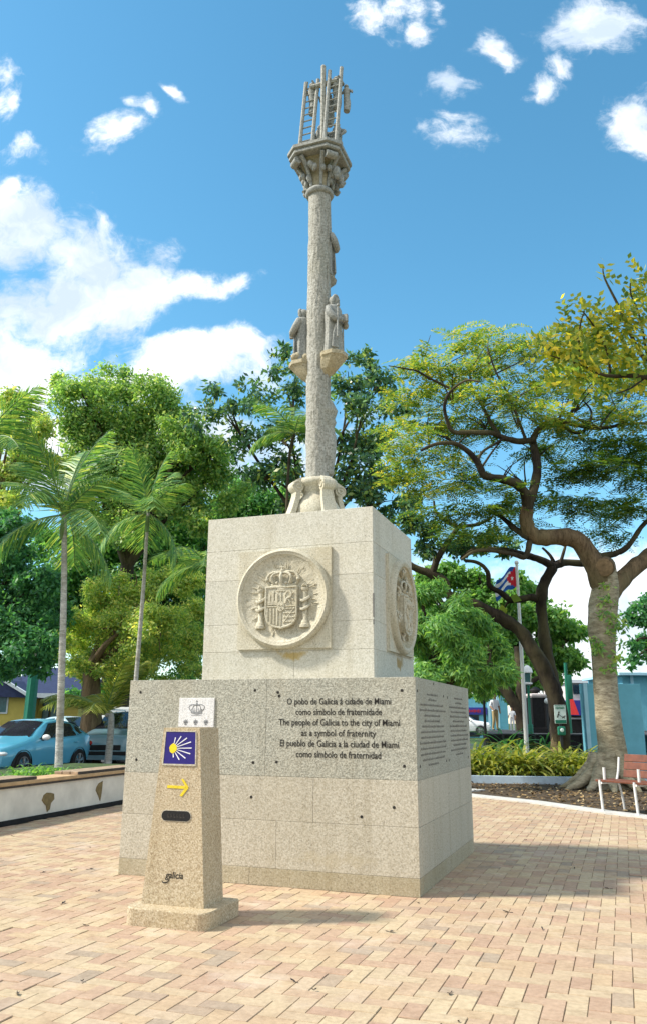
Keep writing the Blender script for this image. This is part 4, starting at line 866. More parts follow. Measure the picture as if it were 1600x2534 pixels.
# ------------------------------------------------------------------ vehicles (local +x is forward, wheels on z = 0)
def make_car(label, cat, loc, heading, paint, Lc, Wc, st, wheels, wr, glass_rows, suv=False, group=None, plate=True):
    """st: stations (x, z_sill, z_belt, z_top, w_low, w_belt, w_top)"""
    t = thing('parked_car', label, cat, loc, heading, group)
    b = MB(); rings = []
    for (x, zs, zb, zt, wl, wb, wt) in st:
        half = [(wl * .82, zs), (wl, zs + .10), (wb, (zs + zb) * .5 + .06), (wb * .985, zb - .02), (wb * .955, zb + .015), (wb * .955 * .45 + wt * .55, zb + (zt - zb) * .55), (wt, zt - .035 if zt - zb > .1 else zt - .01), (wt * .82, zt), (0, zt + .012)]
        rg = [Vector((x, -y, z)) for y, z in half] + [Vector((x, y, z)) for y, z in half[::-1][1:]]
        rings.append(rg)
    b.loft(rings, 0, True); body = b.build('body', paint, t, sharp=38)
    # glazing: quads a few millimetres proud of the shell, from the shell's own stations
    def shell(x, f, side):                        # point between belt and roof at height fraction f
        for a, c in zip(st[:-1], st[1:]):
            if a[0] >= x >= c[0]:
                k = (a[0] - x) / (a[0] - c[0]); zb = a[2] + (c[2] - a[2]) * k; zt = a[3] + (c[3] - a[3]) * k; wb = a[5] + (c[5] - a[5]) * k; wt = a[6] + (c[6] - a[6]) * k
                y0, z0_, y1, z1_, y2, z2_ = wb * .955, zb + .015, wb * .955 * .45 + wt * .55, zb + (zt - zb) * .55, wt, zt - .035
                if f < .55: q = f / .55; y, z = y0 + (y1 - y0) * q, z0_ + (z1_ - z0_) * q
                else: q = (f - .55) / .45; y, z = y1 + (y2 - y1) * q, z1_ + (z2_ - z1_) * q
                return Vector((x, side * (y + .007), z + .002))
        return Vector((x, 0, 0))
    for poly in glass_rows['side']:
        for sd in (-1, 1):
            b = MB(); n = 6; vs = []; (x0, f0), (x1, f1), (x2, f2), (x3, f3) = poly    # bottom front, bottom rear, top rear, top front
            for i in range(n + 1):
                u = i / n
                for j in range(4): v = j / 3; xb = x0 + (x1 - x0) * u; xt = x3 + (x2 - x3) * u; vs.append(shell(xb + (xt - xb) * v, (f0 + (f1 - f0) * u) * (1 - v) + (f3 + (f2 - f3) * u) * v, sd))
            b.add(vs, [(i * 4 + j, i * 4 + j + 1, (i + 1) * 4 + j + 1, (i + 1) * 4 + j) for i in range(n) for j in range(3)], 0, True); b.build('side_window', 'car_glass', t)
    for nm, (xa, za, wa, xb_, zb_, wb_) in glass_rows['ends'].items():
        b = MB(); vs = []; n = 6
        d = Vector((zb_ - za, 0, xa - xb_)).normalized() * (1 if xa > xb_ else -1)
        for j in range(4):
            v = j / 3
            for i in range(n + 1):
                u = -1 + 2 * i / n; w = wa + (wb_ - wa) * v; p = Vector((xa + (xb_ - xa) * v, u * w, za + (zb_ - za) * v)); p += d * (.055 - .035 * u * u); vs.append(p)
        b.add(vs, [(j * (n + 1) + i, j * (n + 1) + i + 1, (j + 1) * (n + 1) + i + 1, (j + 1) * (n + 1) + i) for j in range(3) for i in range(n)], 0, True); b.build(nm, 'car_glass', t)
    for x in wheels:
        for sd in (-1, 1):
            y = sd * (Wc / 2 - .09)
            b = MB(); prof = [(wr * .62, -.10), (wr * .9, -.11), (wr, -.085), (wr, .085), (wr * .9, .11), (wr * .62, .10)]; rings = []
            for r, o in prof: rings.append([Vector((x + r * math.cos(a / 28 * 6.2832), y + o, wr + r * math.sin(a / 28 * 6.2832))) for a in range(28)])
            b.loft(rings, 0, True, False); w = b.build('wheel', 'tyre', t, sharp=60)
            b = MB(); o = sd * .085
            b.loft([[Vector((x + r * math.cos(a / 24 * 6.2832), y + o + q * sd, wr + r * math.sin(a / 24 * 6.2832))) for a in range(24)] for r, q in ((wr * .66, .0), (wr * .66, .02), (wr * .58, .018), (wr * .57, -.02))], 0, True, False)
            for k in range(5):
                for dk in (-.16, .16):
                    a = k * 6.2832 / 5 + .3; b.tube([Vector((x + wr * .1 * math.cos(a + dk), y + o + .012 * sd, wr + wr * .1 * math.sin(a + dk))), Vector((x + wr * .6 * math.cos(a + dk * .8), y + o + .012 * sd, wr + wr * .6 * math.sin(a + dk * .8)))], [.026, .020], 6, 0, 1)
            b.ball((x, y + o + .012 * sd, wr), (.05, .02, .05), 8); b.build('rim', 'rim', w)
            b = MB(); b.loft([[Vector((x + r * math.cos(a / 28 * 6.2832), sd * (Wc / 2 - q), wr + r * math.sin(a / 28 * 6.2832))) for a in range(28)] for r, q in ((wr * 1.13, -.004), (wr * 1.13, .22), (.02, .23))], 0, False, False); b.build('wheel_well', 'trim_black', t)
    f = st[0]; xf = f[0]; bel = st[3]
    for sd in (-1, 1):
        b = MB(); b.ball((xf - .16, sd * (Wc / 2 - .24), f[2] - .02 + .02), (.16, .17, .07), 10, 0, Matrix.Rotation(sd * -.45, 3, 'Z')); b.build('headlight', 'lamp_glass', t)
        r = st[-1]; b = MB(); b.ball((r[0] + .10, sd * (Wc / 2 - .16), r[2] - .10), (.10, .13, .08), 8); b.build('tail_light', 'tail_red', t)
        mx, mz = glass_rows['mirror']; b = MB(); b.ball((mx, sd * (Wc / 2 + .08), mz), (.075, .12, .08), 10); b.tube([(mx, sd * (Wc / 2 - .08), mz - .07), (mx, sd * (Wc / 2 + .06), mz - .05)], .025, 6, 1); b.build('side_mirror', ['metal_white', 'trim_black'], t)
        for hx in glass_rows.get('handles', ()):
            b = MB(); b.tube([(hx, sd * (Wc / 2 + .004), glass_rows['hz']), (hx - .09, sd * (Wc / 2 + .022), glass_rows['hz']), (hx - .18, sd * (Wc / 2 + .004), glass_rows['hz'])], .014, 6, 0, 3); b.build('door_handle', paint, t)
    b = MB(); b.box((xf - .005, 0, (f[1] + f[2]) / 2 + .05), (.06, Wc * .52, .16), bev=.02); b.box((xf - .015, 0, f[1] + .12), (.06, Wc * .7, .12), bev=.02); b.build('grille', 'trim_black', t)
    if suv:
        for sd in (-1, 1):
            z = max(q[3] for q in st) + .06; b = MB(); b.tube([(.55, sd * .56, z - .06), (.45, sd * .56, z), (-1.5, sd * .56, z), (-1.6, sd * .56, z - .06)], .022, 6, 0, 2); b.build('roof_rail', 'metal_grey', t)
    return t
HATCH = [(2.05, .30, .62, .68, .50, .58, .50), (1.98, .22, .66, .76, .74, .78, .66), (1.55, .20, .74, .88, .82, .87, .74), (1.05, .20, .86, .98, .85, .895, .76), (.72, .20, .92, 1.06, .85, .90, .74),
         (.45, .20, .93, 1.22, .85, .90, .68), (.02, .20, .94, 1.42, .85, .90, .62), (-.45, .20, .95, 1.47, .85, .90, .61), (-1.0, .20, .97, 1.44, .85, .90, .60), (-1.45, .20, 1.0, 1.36, .85, .89, .58), (-1.80, .22, 1.03, 1.20, .82, .87, .60), (-2.02, .28, 1.0, 1.06, .74, .80, .62), (-2.10, .36, .90, .95, .60, .66, .54)]
HG = {'side': [((.62, .06), (-.42, .06), (-.42, .90), (-.02, .92)), ((-.50, .06), (-1.18, .08), (-1.15, .86), (-.50, .90)), ((-1.25, .10), (-1.72, .30), (-1.50, .80), (-1.25, .86))],
      'ends': {'windshield': (.86, .98, .70, .06, 1.39, .55), 'rear_window': (-1.97, 1.08, .60, -1.50, 1.36, .52)}, 'mirror': (.50, 1.00), 'handles': (-.22, -.98), 'hz': .86}
SUV = [(2.20, .34, .82, .90, .56, .64, .56), (2.12, .26, .90, 1.0, .80, .84, .72), (1.6, .24, .98, 1.10, .86, .92, .78), (1.1, .24, 1.06, 1.16, .88, .94, .80), (.86, .24, 1.10, 1.22, .88, .94, .78), (.55, .24, 1.10, 1.45, .88, .94, .74),
       (.15, .24, 1.11, 1.66, .88, .94, .70), (-.5, .24, 1.12, 1.74, .88, .94, .69), (-1.5, .24, 1.14, 1.72, .88, .94, .68), (-1.95, .26, 1.15, 1.60, .86, .92, .66), (-2.2, .34, 1.05, 1.20, .76, .82, .66), (-2.26, .42, .9, 1.0, .66, .72, .6)]
SG = {'side': [((.78, .06), (-.40, .06), (-.40, .92), (.14, .92)), ((-.48, .06), (-1.30, .06), (-1.30, .92), (-.48, .92)), ((-1.38, .08), (-1.92, .20), (-1.80, .86), (-1.38, .90))],
      'ends': {'windshield': (1.02, 1.17, .76, .20, 1.65, .64), 'rear_window': (-2.12, 1.20, .62, -1.96, 1.6, .58)}, 'mirror': (.66, 1.16), 'handles': (-.2, -1.1), 'hz': 1.0}
fp, rp = at(52, 1900, 21.6), at(186, 1890, 24.0); fp.z = rp.z = 0
hd = math.atan2((fp - rp).y, (fp - rp).x); mid = (fp + rp) / 2 - Vector((-math.sin(hd), math.cos(hd), 0)) * .82
make_car('bright blue hatchback parked beside the planter wall behind the slim palm trunk', 'car', (mid.x, mid.y, 0), hd, 'car_blue', 4.15, 1.82, HATCH, (1.28, -1.30), .33, HG, group='cars parked along the kerb')
sp = at(263, 1890, 26.2)
suvt = make_car('pale teal car with roof rails parked nose-on behind the blue hatchback', 'car', (sp.x + .1, sp.y + 2.0, 0), hd + .22, 'car_teal', 4.5, 1.90, SUV, (1.42, -1.38), .36, SG, True, group='cars parked along the kerb')
wp = at(185, 1790, 36)
make_car('pale car half hidden between the blue hatchback and the brown tree trunk', 'car', (wp.x, 36, .0), hd + 1.2, 'car_pale', 4.15, 1.82, [(a, b2, c2 + .14, d2 + .14, e2, f2, g2) for a, b2, c2, d2, e2, f2, g2 in HATCH], (1.28, -1.30), .33, {**HG, 'ends': {'windshield': (.86, 1.12, .70, .06, 1.53, .55), 'rear_window': (-1.97, 1.22, .60, -1.50, 1.50, .52)}, 'mirror': (.5, 1.14), 'hz': 1.0}, group='cars parked along the kerb')
pp = at(1213, 1800, 70)
make_car('white truck beyond the flower bed at the right edge of the pedestal', 'truck', (pp.x - 2.3, 70, .45), R(-12), 'car_white', 4.5, 1.90, SUV, (1.42, -1.38), .38, SG, False)
b = MB(); sk = at(305, 1745, 30); b.box((sk.x, 31.2, 1.78), (1.6, 1.2, .30), bev=.08); b.box((sk.x, 31.2, .8), (1.7, 3.0, 1.65), bev=.15)
vt = thing('parked_van', 'white roofed van mostly hidden behind the pale teal car', 'van', (0, 0, 0)); b.build('body', 'car_white', vt)
b = MB(); 
for x in (-.8, .8):
    for y in (30.2, 32.2): b.lathe([(.1, -.1), (.34, -.1), (.34, .1), (.1, .1)], 16, (0, 0, 0)) if False else b.loft([[Vector((sk.x + x + o, y + .34 * math.cos(a / 16 * 6.2832), .34 + .34 * math.sin(a / 16 * 6.2832))) for a in range(16)] for o in (-.1, .1)], 0, True)
b.build('wheel', 'tyre', vt)
b = MB(); b.box((sk.x, 29.69, 1.25), (1.35, .02, .5)); b.build('windshield', 'car_glass', vt)

# ------------------------------------------------------------------ house beyond the cars
def make_house():
    Y = 44
    p = lambda px, py, y=Y: at(px, py, y)
    a, c = p(-260, 1790), p(178, 1790); zt = p(60, 1722).z; ze = p(120, 1718).z; zr = p(60, 1640).z
    t = thing('yellow_house', 'yellow bungalow with dark blue roof and white fascia behind the parked cars', 'house', (0, 0, 0))
    xs = p(76, 1750).x; xw = p(150, 1750).x
    b = MB(); b.box(((a.x + xs) / 2, Y + 3, zt / 2), (xs - a.x, 6, zt)); b.box(((xs + c.x) / 2, Y + 3.6, zt / 2), (c.x - xs - .02, 4.8, zt - .01)); b.box((c.x - .45, Y + 1.1, zt / 2), (.9, .2, zt - .02)); b.build('wall', 'yellow_wall', t)
    for k in range(4):
        x = xs + .25 + k * .44
        b = MB(); b.box((x + .2, Y + 1.17, zt * .52), (.40, .05, zt * .92)); w = b.build('window', 'metal_dark', t)
        b = MB(); b.box((x + .2, Y + 1.13, zt * .52), (.30, .03, zt * .80)); b.build('pane', 'teal_window', w)
    b = MB(); q = p(5, 1742); b.box((q.x, Y - .03, q.z), (.7, .06, 1.0)); w = b.build('window', 'fascia', t); b = MB(); b.box((q.x, Y - .07, q.z), (.55, .04, .85)); b.build('pane', 'teal_window', w)
    # roof: gable over the left wing, long slope over the recessed front
    gx = p(25, 1700).x; gz = p(25, 1697).z
    b = MB(); b.hull([(a.x - .4, Y - .5, ze - .05), (xs + .35, Y - .5, ze - .55 + .35), (xs + .35, Y + 7, ze - .2), (a.x - .4, Y + 7, ze - .05)], [(gx - 1.5, Y - .5, gz + .8), (gx, Y - .5, gz + .3), (gx, Y + 7, gz + .3), (gx - 1.5, Y + 7, gz + .8)])
    b.hull([(xs - .6, Y + .3, ze), (c.x + .4, Y + .3, ze), (c.x + .4, Y + 7.2, ze), (xs - .6, Y + 7.2, ze)], [(gx - 1, Y + 4.2, zr), (c.x - .4, Y + 4.2, zr), (c.x - .4, Y + 4.6, zr), (gx - 1, Y + 4.6, zr)]); b.build('roof', 'blue_roof', t)
    b = MB(); b.tube([(gx - .1, Y - .58, gz + .25), (xs + .05, Y - .58, ze - .08), (xs + .40, Y - .58, ze - .14)], .11, 4, 0, 1); b.box(((xs + c.x) / 2 + .2, Y + .24, ze - .06), (c.x - xs + .5, .10, .24)); b.build('fascia', 'fascia', t)
    b = MB(); q = p(79, 1700, Y - 2); b.tube([(q.x, Y - 2, 0), (q.x + .05, Y - 2, zr)], [.32, .26], 8, 0, 1, wob=.2); o = b.build('green_pillar', 'green_paint')
    tag(o, 'green painted pole standing before the yellow house', 'pole')
make_house()

# ------------------------------------------------------------------ trees
def limb(b, pts, r0, r1, sides=8, wob=.25, seed=0, sub=4): n = len(pts); b.tube(pts, [r0 + (r1 - r0) * i / (n - 1) for i in range(n)], sides, 0, sub, wob, seed)
def photo_limb(b, pts, r0, r1, Y, dep=0.0, seed=0, sides=9, wob=.22):
    P = [at(x, y, Y + dep * i / max(1, len(pts) - 1)) for i, (x, y) in enumerate(pts)]; limb(b, P, r0, r1, sides, wob, seed, 4); return P
def make_tree(name, label, Y, base_px, fork_px, r0, clumps, n, leaf, L, W, barkm, seed, group=None, sub=9, subr=.42, jit=.75, flat=.8, droop=.25, maxlimbs=14, dep=1.0, limbs=True):
    t = thing(name, label, 'tree', (0, 0, 0), 0, group)
    cl = blob(clumps, Y, dep, seed); bs = atd(base_px[0], base_px[1], Y); bs.z = min(bs.z, 0) if bs.z < .3 else 0.0; fk = atd(fork_px[0], fork_px[1], Y)
    b = MB(); rng = random.Random(seed); midp = (bs + fk) / 2 + Vector((rng.uniform(-.15, .15), rng.uniform(-.15, .15), 0))
    b.tube([bs - Vector((0, 0, .1)), bs + (fk - bs) * .12, midp, fk], [r0 * 1.45, r0 * 1.05, r0 * .9, r0 * .75], 12, 0, 5, .25, seed)
    for (c, r) in sorted(cl, key=lambda q: -q[1])[:maxlimbs]:
        m_ = fk.lerp(c, .5) + Vector((rng.uniform(-.4, .4), rng.uniform(-.4, .4), rng.uniform(-.1, .5))); limb(b, [fk - Vector((0, 0, .15)), m_, c], r0 * .45, r0 * .08, 7, .25, seed)
        for k in range(3):
            d = Vector((rng.gauss(0, 1), rng.gauss(0, 1), rng.gauss(.2, .6))).normalized(); limb(b, [m_.lerp(c, .6), c + d * r * .4, c + d * r * .85], r0 * .14, .008, 5, .2, seed, 2)
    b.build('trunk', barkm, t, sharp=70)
    quads('crown', leaf_cloud(cl, n, L, W, seed, sub, subr, droop, flat, .5, jit), leaf, t)
    return t
make_tree('broadleaf_tree', 'large light green broadleaf tree rising behind the two slim palms', 31, (290, 1700), (300, 1330), .34,
    [(200, 925, 75), (150, 900, 35), (290, 905, 60), (370, 925, 60), (410, 960, 50), (185, 1020, 80), (270, 1020, 95), (350, 1020, 90), (430, 1030, 70), (480, 1060, 70), (400, 1110, 90), (300, 1120, 90), (510, 1115, 65), (545, 1160, 55), (440, 1180, 70), (220, 1110, 70), (240, 1190, 75), (340, 1210, 75), (180, 1190, 50), (300, 1250, 55), (480, 1230, 50)], 105000, 'leaf_light', .15, .075, 'bark_dark', 1, sub=13, subr=.34)
make_tree('broadleaf_tree', 'pale green feathery tree at the far left behind the palm fronds', 27, (-120, 1700), (-20, 1200), .2,
    [(30, 945, 45), (75, 970, 45), (110, 1000, 40), (25, 1020, 60), (80, 1060, 60), (130, 1090, 50), (40, 1110, 60), (15, 1180, 60)], 24000, 'leaf_yellowgreen', .14, .06, 'bark_brown', 2, sub=12, subr=.34)
make_tree('shade_tree', 'dark bluish green tree hanging over the yellow house', 25, (-190, 1760), (-60, 1480), .28,
    [(15, 1240, 60), (30, 1320, 75), (95, 1370, 65), (20, 1420, 80), (95, 1450, 65), (40, 1510, 70), (100, 1530, 50), (30, 1560, 50), (90, 1560, 34), (-30, 1480, 80)], 42000, 'leaf_bluegreen', .14, .068, 'bark_dark', 3, sub=12, subr=.36)
make_tree('broadleaf_tree', 'dark green tree filling the gap behind the two slim palms', 36, (230, 1760), (300, 1420), .4,
    [(180, 1330, 90), (280, 1270, 90), (390, 1260, 90), (455, 1330, 70), (310, 1390, 90), (120, 1280, 55), (500, 1230, 80), (590, 1200, 75), (200, 1430, 80), (640, 1180, 60), (560, 1150, 60), (450, 1450, 70), (140, 1420, 60), (330, 1500, 80), (430, 1540, 70), (470, 1410, 60), (390, 1430, 80), (420, 1340, 70), (240, 1490, 70), (150, 1500, 50), (250, 1630, 45), (300, 1600, 50), (290, 1660, 40), (170, 1640, 30)], 86000, 'leaf_dark', .20, .10, 'bark_dark', 4, sub=10, subr=.42)
make_tree('small_tree', 'bushy yellow green tree with a thick brown trunk beside the pedestal', 27.5, (213, 1735), (215, 1560), .36,
    [(190, 1450, 55), (250, 1400, 65), (330, 1390, 65), (420, 1375, 60), (460, 1430, 45), (450, 1500, 50), (370, 1470, 75), (290, 1480, 70), (215, 1520, 60), (200, 1590, 26), (255, 1610, 26), (150, 1500, 42), (130, 1540, 30), (350, 1540, 60), (430, 1560, 42), (270, 1560, 55), (180, 1570, 40), (460, 1575, 25), (310, 1590, 40), (430, 1600, 26), (380, 1600, 32)], 66000, 'leaf_yellowgreen', .11, .05, 'bark_brown', 5, maxlimbs=5, sub=16, subr=.30, jit=.9)
make_tree('glossy_tree', 'dark glossy leaved tree with open branches directly behind the column', 27, (720, 1700), (735, 1260), .2,
    [(665, 820, 30), (700, 850, 38), (645, 870, 30), (585, 905, 28), (620, 940, 40), (690, 930, 45), (505, 920, 28), (480, 950, 28), (530, 965, 42), (565, 1015, 45), (470, 990, 36), (590, 955, 34), (650, 1010, 45), (600, 1030, 35), (705, 1010, 40), (650, 1090, 55), (700, 1120, 50), (600, 1110, 45), (560, 1060, 28),
     (830, 850, 30), (870, 840, 35), (820, 910, 45), (890, 900, 50), (930, 960, 40), (850, 970, 55), (820, 1040, 50), (900, 1040, 60), (850, 1110, 60), (920, 1120, 55), (880, 1180, 60), (930, 1200, 40), (820, 1150, 40), (690, 1180, 50), (965, 1180, 35), (940, 1240, 30)], 12500, 'leaf_glossy', .21, .10, 'bark_dark', 6, sub=13, subr=.36, jit=.8, maxlimbs=16, dep=1.4)
make_tree('weeping_shrub', 'soft fine leaved green bush against the right side of the pedestal', 19.5, (1040, 1760), (1040, 1600), .14,
    [(985, 1400, 40), (1010, 1450, 55), (1050, 1480, 50), (1030, 1530, 60), (1090, 1530, 45), (1070, 1580, 50), (1120, 1580, 38), (1010, 1590, 45), (1140, 1610, 26), (1080, 1610, 30), (990, 1500, 50), (1110, 1460, 42), (1060, 1420, 38), (1150, 1520, 40), (1170, 1570, 36), (1010, 1390, 34)], 64000, 'leaf_willow', .16, .030, 'bark_dark', 8, sub=16, subr=.40, droop=.9, jit=.5)
bt = make_tree('broadleaf_tree', 'bright green round crowned tree behind the flagpole', 42, (1240, 1760), (1243, 1610), .52,
    [(1000, 1370, 45), (1070, 1350, 40), (1120, 1370, 45), (1090, 1410, 50), (1160, 1410, 50), (1200, 1370, 38), (1250, 1400, 45), (1280, 1450, 50), (1330, 1490, 45), (1300, 1545, 50), (1350, 1550, 36), (1200, 1460, 55), (1140, 1470, 50), (1220, 1530, 50), (1170, 1540, 45), (1240, 1580, 40), (1150, 1590, 35), (1290, 1600, 30), (1200, 1610, 36), (1160, 1620, 30), (1250, 1625, 30), (1120, 1640, 24), (1210, 1640, 22), (1270, 1650, 20)], 54000, 'leaf_bright', .25, .13, 'bark_dark', 9, sub=9, subr=.40)
make_tree('small_tree', 'small leafy green tree at the right edge behind the big trunk', 30, (1640, 1760), (1600, 1500), .2,
    [(1500, 1420, 28), (1480, 1450, 24), (1515, 1470, 30), (1490, 1510, 24), (1540, 1440, 50), (1550, 1510, 50), (1480, 1560, 18), (1510, 1540, 24), (1590, 1480, 60)], 5200, 'leaf_bluegreen', .20, .10, 'bark_dark', 10, sub=8, subr=.42)

b = MB()
for pts, r0, r1 in (([(1293, 1815), (1285, 1770), (1265, 1730), (1235, 1690), (1205, 1655)], .30, .22), ([(1292, 1815), (1289, 1740), (1287, 1680), (1280, 1600)], .30, .2), ([(1288, 1720), (1310, 1690), (1340, 1672), (1365, 1660)], .14, .08)): photo_limb(b, pts, r0, r1, 39, 0, 2)
b.build('stem', 'bark_dark', bt, sharp=80)
def make_poinciana():
    Y = 19.6
    t = thing('shade_tree', 'big feathery shade tree with pale ringed trunk and flaring roots at right', 'tree')
    b = MB(); base = at(1510, 1948, Y); base.z = 0
    tr = [at(x, y, Y) for x, y in ((1512, 1945), (1513, 1900), (1512, 1850), (1502, 1760), (1495, 1680), (1491, 1610), (1489, 1550), (1491, 1500), (1496, 1455), (1494, 1400))]
    tr[0].z = -.08
    rr = [.52, .40, .325, .29, .275, .285, .345, .35, .32, .25]
    P = [Vector(p) for p in tr]; rings = []; N_ = 40; tot = 0
    for k in range(len(P) - 1):
        for q in range(14):
            u = q / 14; p0, p1, p2, p3 = P[max(k - 1, 0)], P[k], P[k + 1], P[min(k + 2, len(P) - 1)]
            c = .5 * ((2 * p1) + (p2 - p0) * u + (2 * p0 - 5 * p1 + 4 * p2 - p3) * u * u + (3 * p1 - p0 - 3 * p2 + p3) * u ** 3); r = rr[k] * (1 - u) + rr[k + 1] * u
            rg = []
            for i in range(N_):
                a = 2 * math.pi * i / N_; z = c.z
                but = max(0, 1 - z / .85) ** 1.7 * (.10 + .42 * max(0, math.sin(a * 3.5 + .6)) ** 2 + .12 * mnoise.noise(Vector((math.cos(a) * 2, math.sin(a) * 2, z))))
                k2 = 1 + but + .07 * mnoise.noise(Vector((math.cos(a) * 1.2, math.sin(a) * 1.2, z * 1.6))) + .016 * mnoise.noise(Vector((math.cos(a) * .8, math.sin(a) * .8, z * 9))) + .02 * mnoise.noise(Vector((math.cos(a) * 5, math.sin(a) * 5, z * 2)))
                rg.append(c + Vector((r * k2 * math.cos(a), r * k2 * math.sin(a), 0)))
            rings.append(rg)
    b.loft(rings, 0, True)
    for a, l in ((200, 1.5), (225, 1.25), (255, 1.2), (290, 1.0), (170, 1.3), (320, .9), (30, .9)):
        l *= .8; d = Vector((math.cos(R(a)), math.sin(R(a)), 0)); b.tube([base + d * .28 + Vector((0, 0, .75)), base + d * .50 + Vector((0, 0, .34)), base + d * (.50 + l * .3) + Vector((0, 0, .13)), base + d * (.5 + l * .65) + Vector((0, 0, -.03))], [.16, .17, .11, .035], 8, 0, 4, .3, int(a))
    b.build('trunk', 'bark_pale', t, sharp=80)
    b = MB()
    photo_limb(b, [(1494, 1470), (1475, 1410), (1440, 1350), (1400, 1328), (1350, 1330), (1318, 1325), (1300, 1290), (1305, 1250)], .27, .15, Y, -.5, 1, 12)
    photo_limb(b, [(1497, 1480), (1530, 1440), (1575, 1400), (1640, 1350), (1720, 1300)], .27, .15, Y, .8, 2, 11)
    b.build('limb', 'bark_brown', t, sharp=80)
    b = MB()
    photo_limb(b, [(1305, 1260), (1300, 1225), (1280, 1200), (1245, 1187), (1200, 1178), (1180, 1145), (1160, 1120), (1125, 1098), (1080, 1098), (1040, 1115)], .145, .03, Y - .5, -.8, 3)
    photo_limb(b, [(1303, 1255), (1318, 1215), (1328, 1165), (1322, 1115), (1318, 1085), (1340, 1055), (1375, 1040), (1410, 1048)], .13, .06, Y - .5, .4, 4)
    photo_limb(b, [(1320, 1088), (1285, 1092), (1250, 1085), (1215, 1072), (1170, 1070), (1120, 1068), (1105, 1040), (1098, 1005), (1112, 970), (1150, 942), (1185, 945)], .085, .022, Y - .4, -1.2, 5)
    photo_limb(b, [(1240, 1085), (1215, 1050), (1190, 1000), (1165, 955), (1160, 900)], .06, .02, Y - .5, .5, 6)
    photo_limb(b, [(1300, 1090), (1260, 985), (1225, 920), (1205, 860)], .04, .012, Y - .5, -.5, 7, 6)
    photo_limb(b, [(1110, 960), (1060, 935), (1030, 918), (1000, 912), (960, 905)], .035, .012, Y - 1, -.6, 8, 6)
    photo_limb(b, [(1375, 1040), (1420, 1070), (1450, 1060), (1462, 1020), (1440, 990)], .06, .02, Y, .5, 9, 7)
    photo_limb(b, [(1400, 1045), (1420, 1000), (1432, 930), (1440, 880), (1430, 850)], .05, .015, Y, .4, 10, 7)
    photo_limb(b, [(1180, 1150), (1190, 1120), (1230, 1095), (1245, 1085)], .04, .03, Y - .8, 0, 11, 6)
    photo_limb(b, [(1185, 1165), (1215, 1120), (1250, 1075)], .035, .015, Y - .7, 0, 12, 6)
    photo_limb(b, [(1478, 1378), (1520, 1370), (1552, 1352), (1585, 1305), (1620, 1270)], .09, .05, Y + .3, .4, 13, 8)
    photo_limb(b, [(1310, 1330), (1275, 1310), (1240, 1280), (1200, 1262)], .10, .03, Y - .4, .6, 14, 7)
    photo_limb(b, [(1310, 1340), (1298, 1378), (1270, 1372), (1210, 1362), (1170, 1365), (1140, 1385)], .08, .03, Y - .4, -.5, 15, 7)
    photo_limb(b, [(1410, 1048), (1480, 1060), (1560, 1048), (1640, 1050)], .06, .03, Y, .8, 16, 7)
    tw = random.Random(44)
    for (x0, y0) in ((1190, 1010), (1240, 1000), (1120, 1000), (1280, 1060), (1330, 1050), (1380, 1040), (1420, 1020), (1440, 940), (1160, 920), (1215, 930), (1060, 940), (1130, 1100), (1060, 1100), (1200, 1060), (1450, 1050), (1330, 1130), (1300, 1200), (1240, 1190), (1540, 1050), (1480, 1060)):
        for q in range(3):
            a = tw.uniform(.3, 2.8); l = tw.uniform(50, 130); photo_limb(b, [(x0, y0), (x0 + math.cos(a) * l * .5 + tw.uniform(-12, 12), y0 - math.sin(a) * l * .5), (x0 + math.cos(a) * l, y0 - math.sin(a) * l * .9)], .026, .006, Y, tw.uniform(-1, 1), q, 5, .1)
    b.build('branch', 'bark_dark', t, sharp=80)
    d = (Vector((0, 0, EYE)) - at(1497, 1400, Y)).normalized(); d = (d + Vector((-.1, 0, -.1))).normalized(); c = at(1497, 1400, Y) + d * .42
    b = MB(); b.tube([c - d * .3, c + d * .02, c + d * .035], [.25, .235, .21], 16, 0, 1); b.build('sawn_stump', 'bark_brown', t)
    b = MB(); b.tube([c + d * .034, c + d * .045], [.21, .20], 16, 0, 1, .1); b.build('sawn_face', 'sawn_wood', t)
    vc_ = [(at(x, y, Y - .38), .20) for x, y in ((1500, 1460), (1505, 1490), (1512, 1520), (1520, 1560), (1525, 1590), (1528, 1620), (1518, 1650), (1535, 1540), (1472, 1600), (1475, 1585))]
    quads('vine', leaf_cloud(vc_, 420, .13, .06, 77, 5, .5), 'leaf_light', t)
    cl = blob([(1000, 870, 50), (975, 930, 45), (1045, 920, 55), (1085, 800, 42), (1100, 870, 60), (1120, 790, 35), (1165, 840, 55), (1180, 790, 35), (1235, 830, 50), (1280, 800, 40), (1150, 930, 60), (1210, 950, 60), (1260, 900, 60), (1330, 900, 60), (1400, 900, 60), (1470, 900, 60), (1510, 870, 50),
               (960, 1020, 45), (1010, 990, 55), (1065, 1010, 60), (1010, 1060, 50), (1070, 1090, 50), (1290, 980, 50), (1340, 1010, 50), (1440, 980, 60), (1500, 980, 60), (950, 1080, 40), (990, 1130, 50), (1050, 1150, 50), (1350, 840, 50), (1430, 830, 50), (930, 1000, 36), (920, 1060, 36), (940, 935, 32), (960, 860, 32), (925, 1130, 36), (985, 830, 28)], Y + .8, 1.5, 21)
    cl2 = blob([(1100, 1140, 50), (1150, 1200, 50), (1080, 1200, 45), (1200, 1190, 45), (1340, 1110, 55), (1400, 1100, 60), (1470, 1090, 60), (1510, 1130, 50), (1300, 1170, 40), (1360, 1190, 55), (1430, 1190, 55), (1490, 1200, 50), (1120, 1260, 40), (1060, 1250, 40), (1400, 1250, 32), (1460, 1265, 30), (1230, 1240, 35), (1180, 1150, 40), (1270, 1060, 45), (1400, 1050, 50), (1490, 1050, 50), (1020, 1210, 40), (1150, 1010, 50)], Y + .8, 1.5, 22)
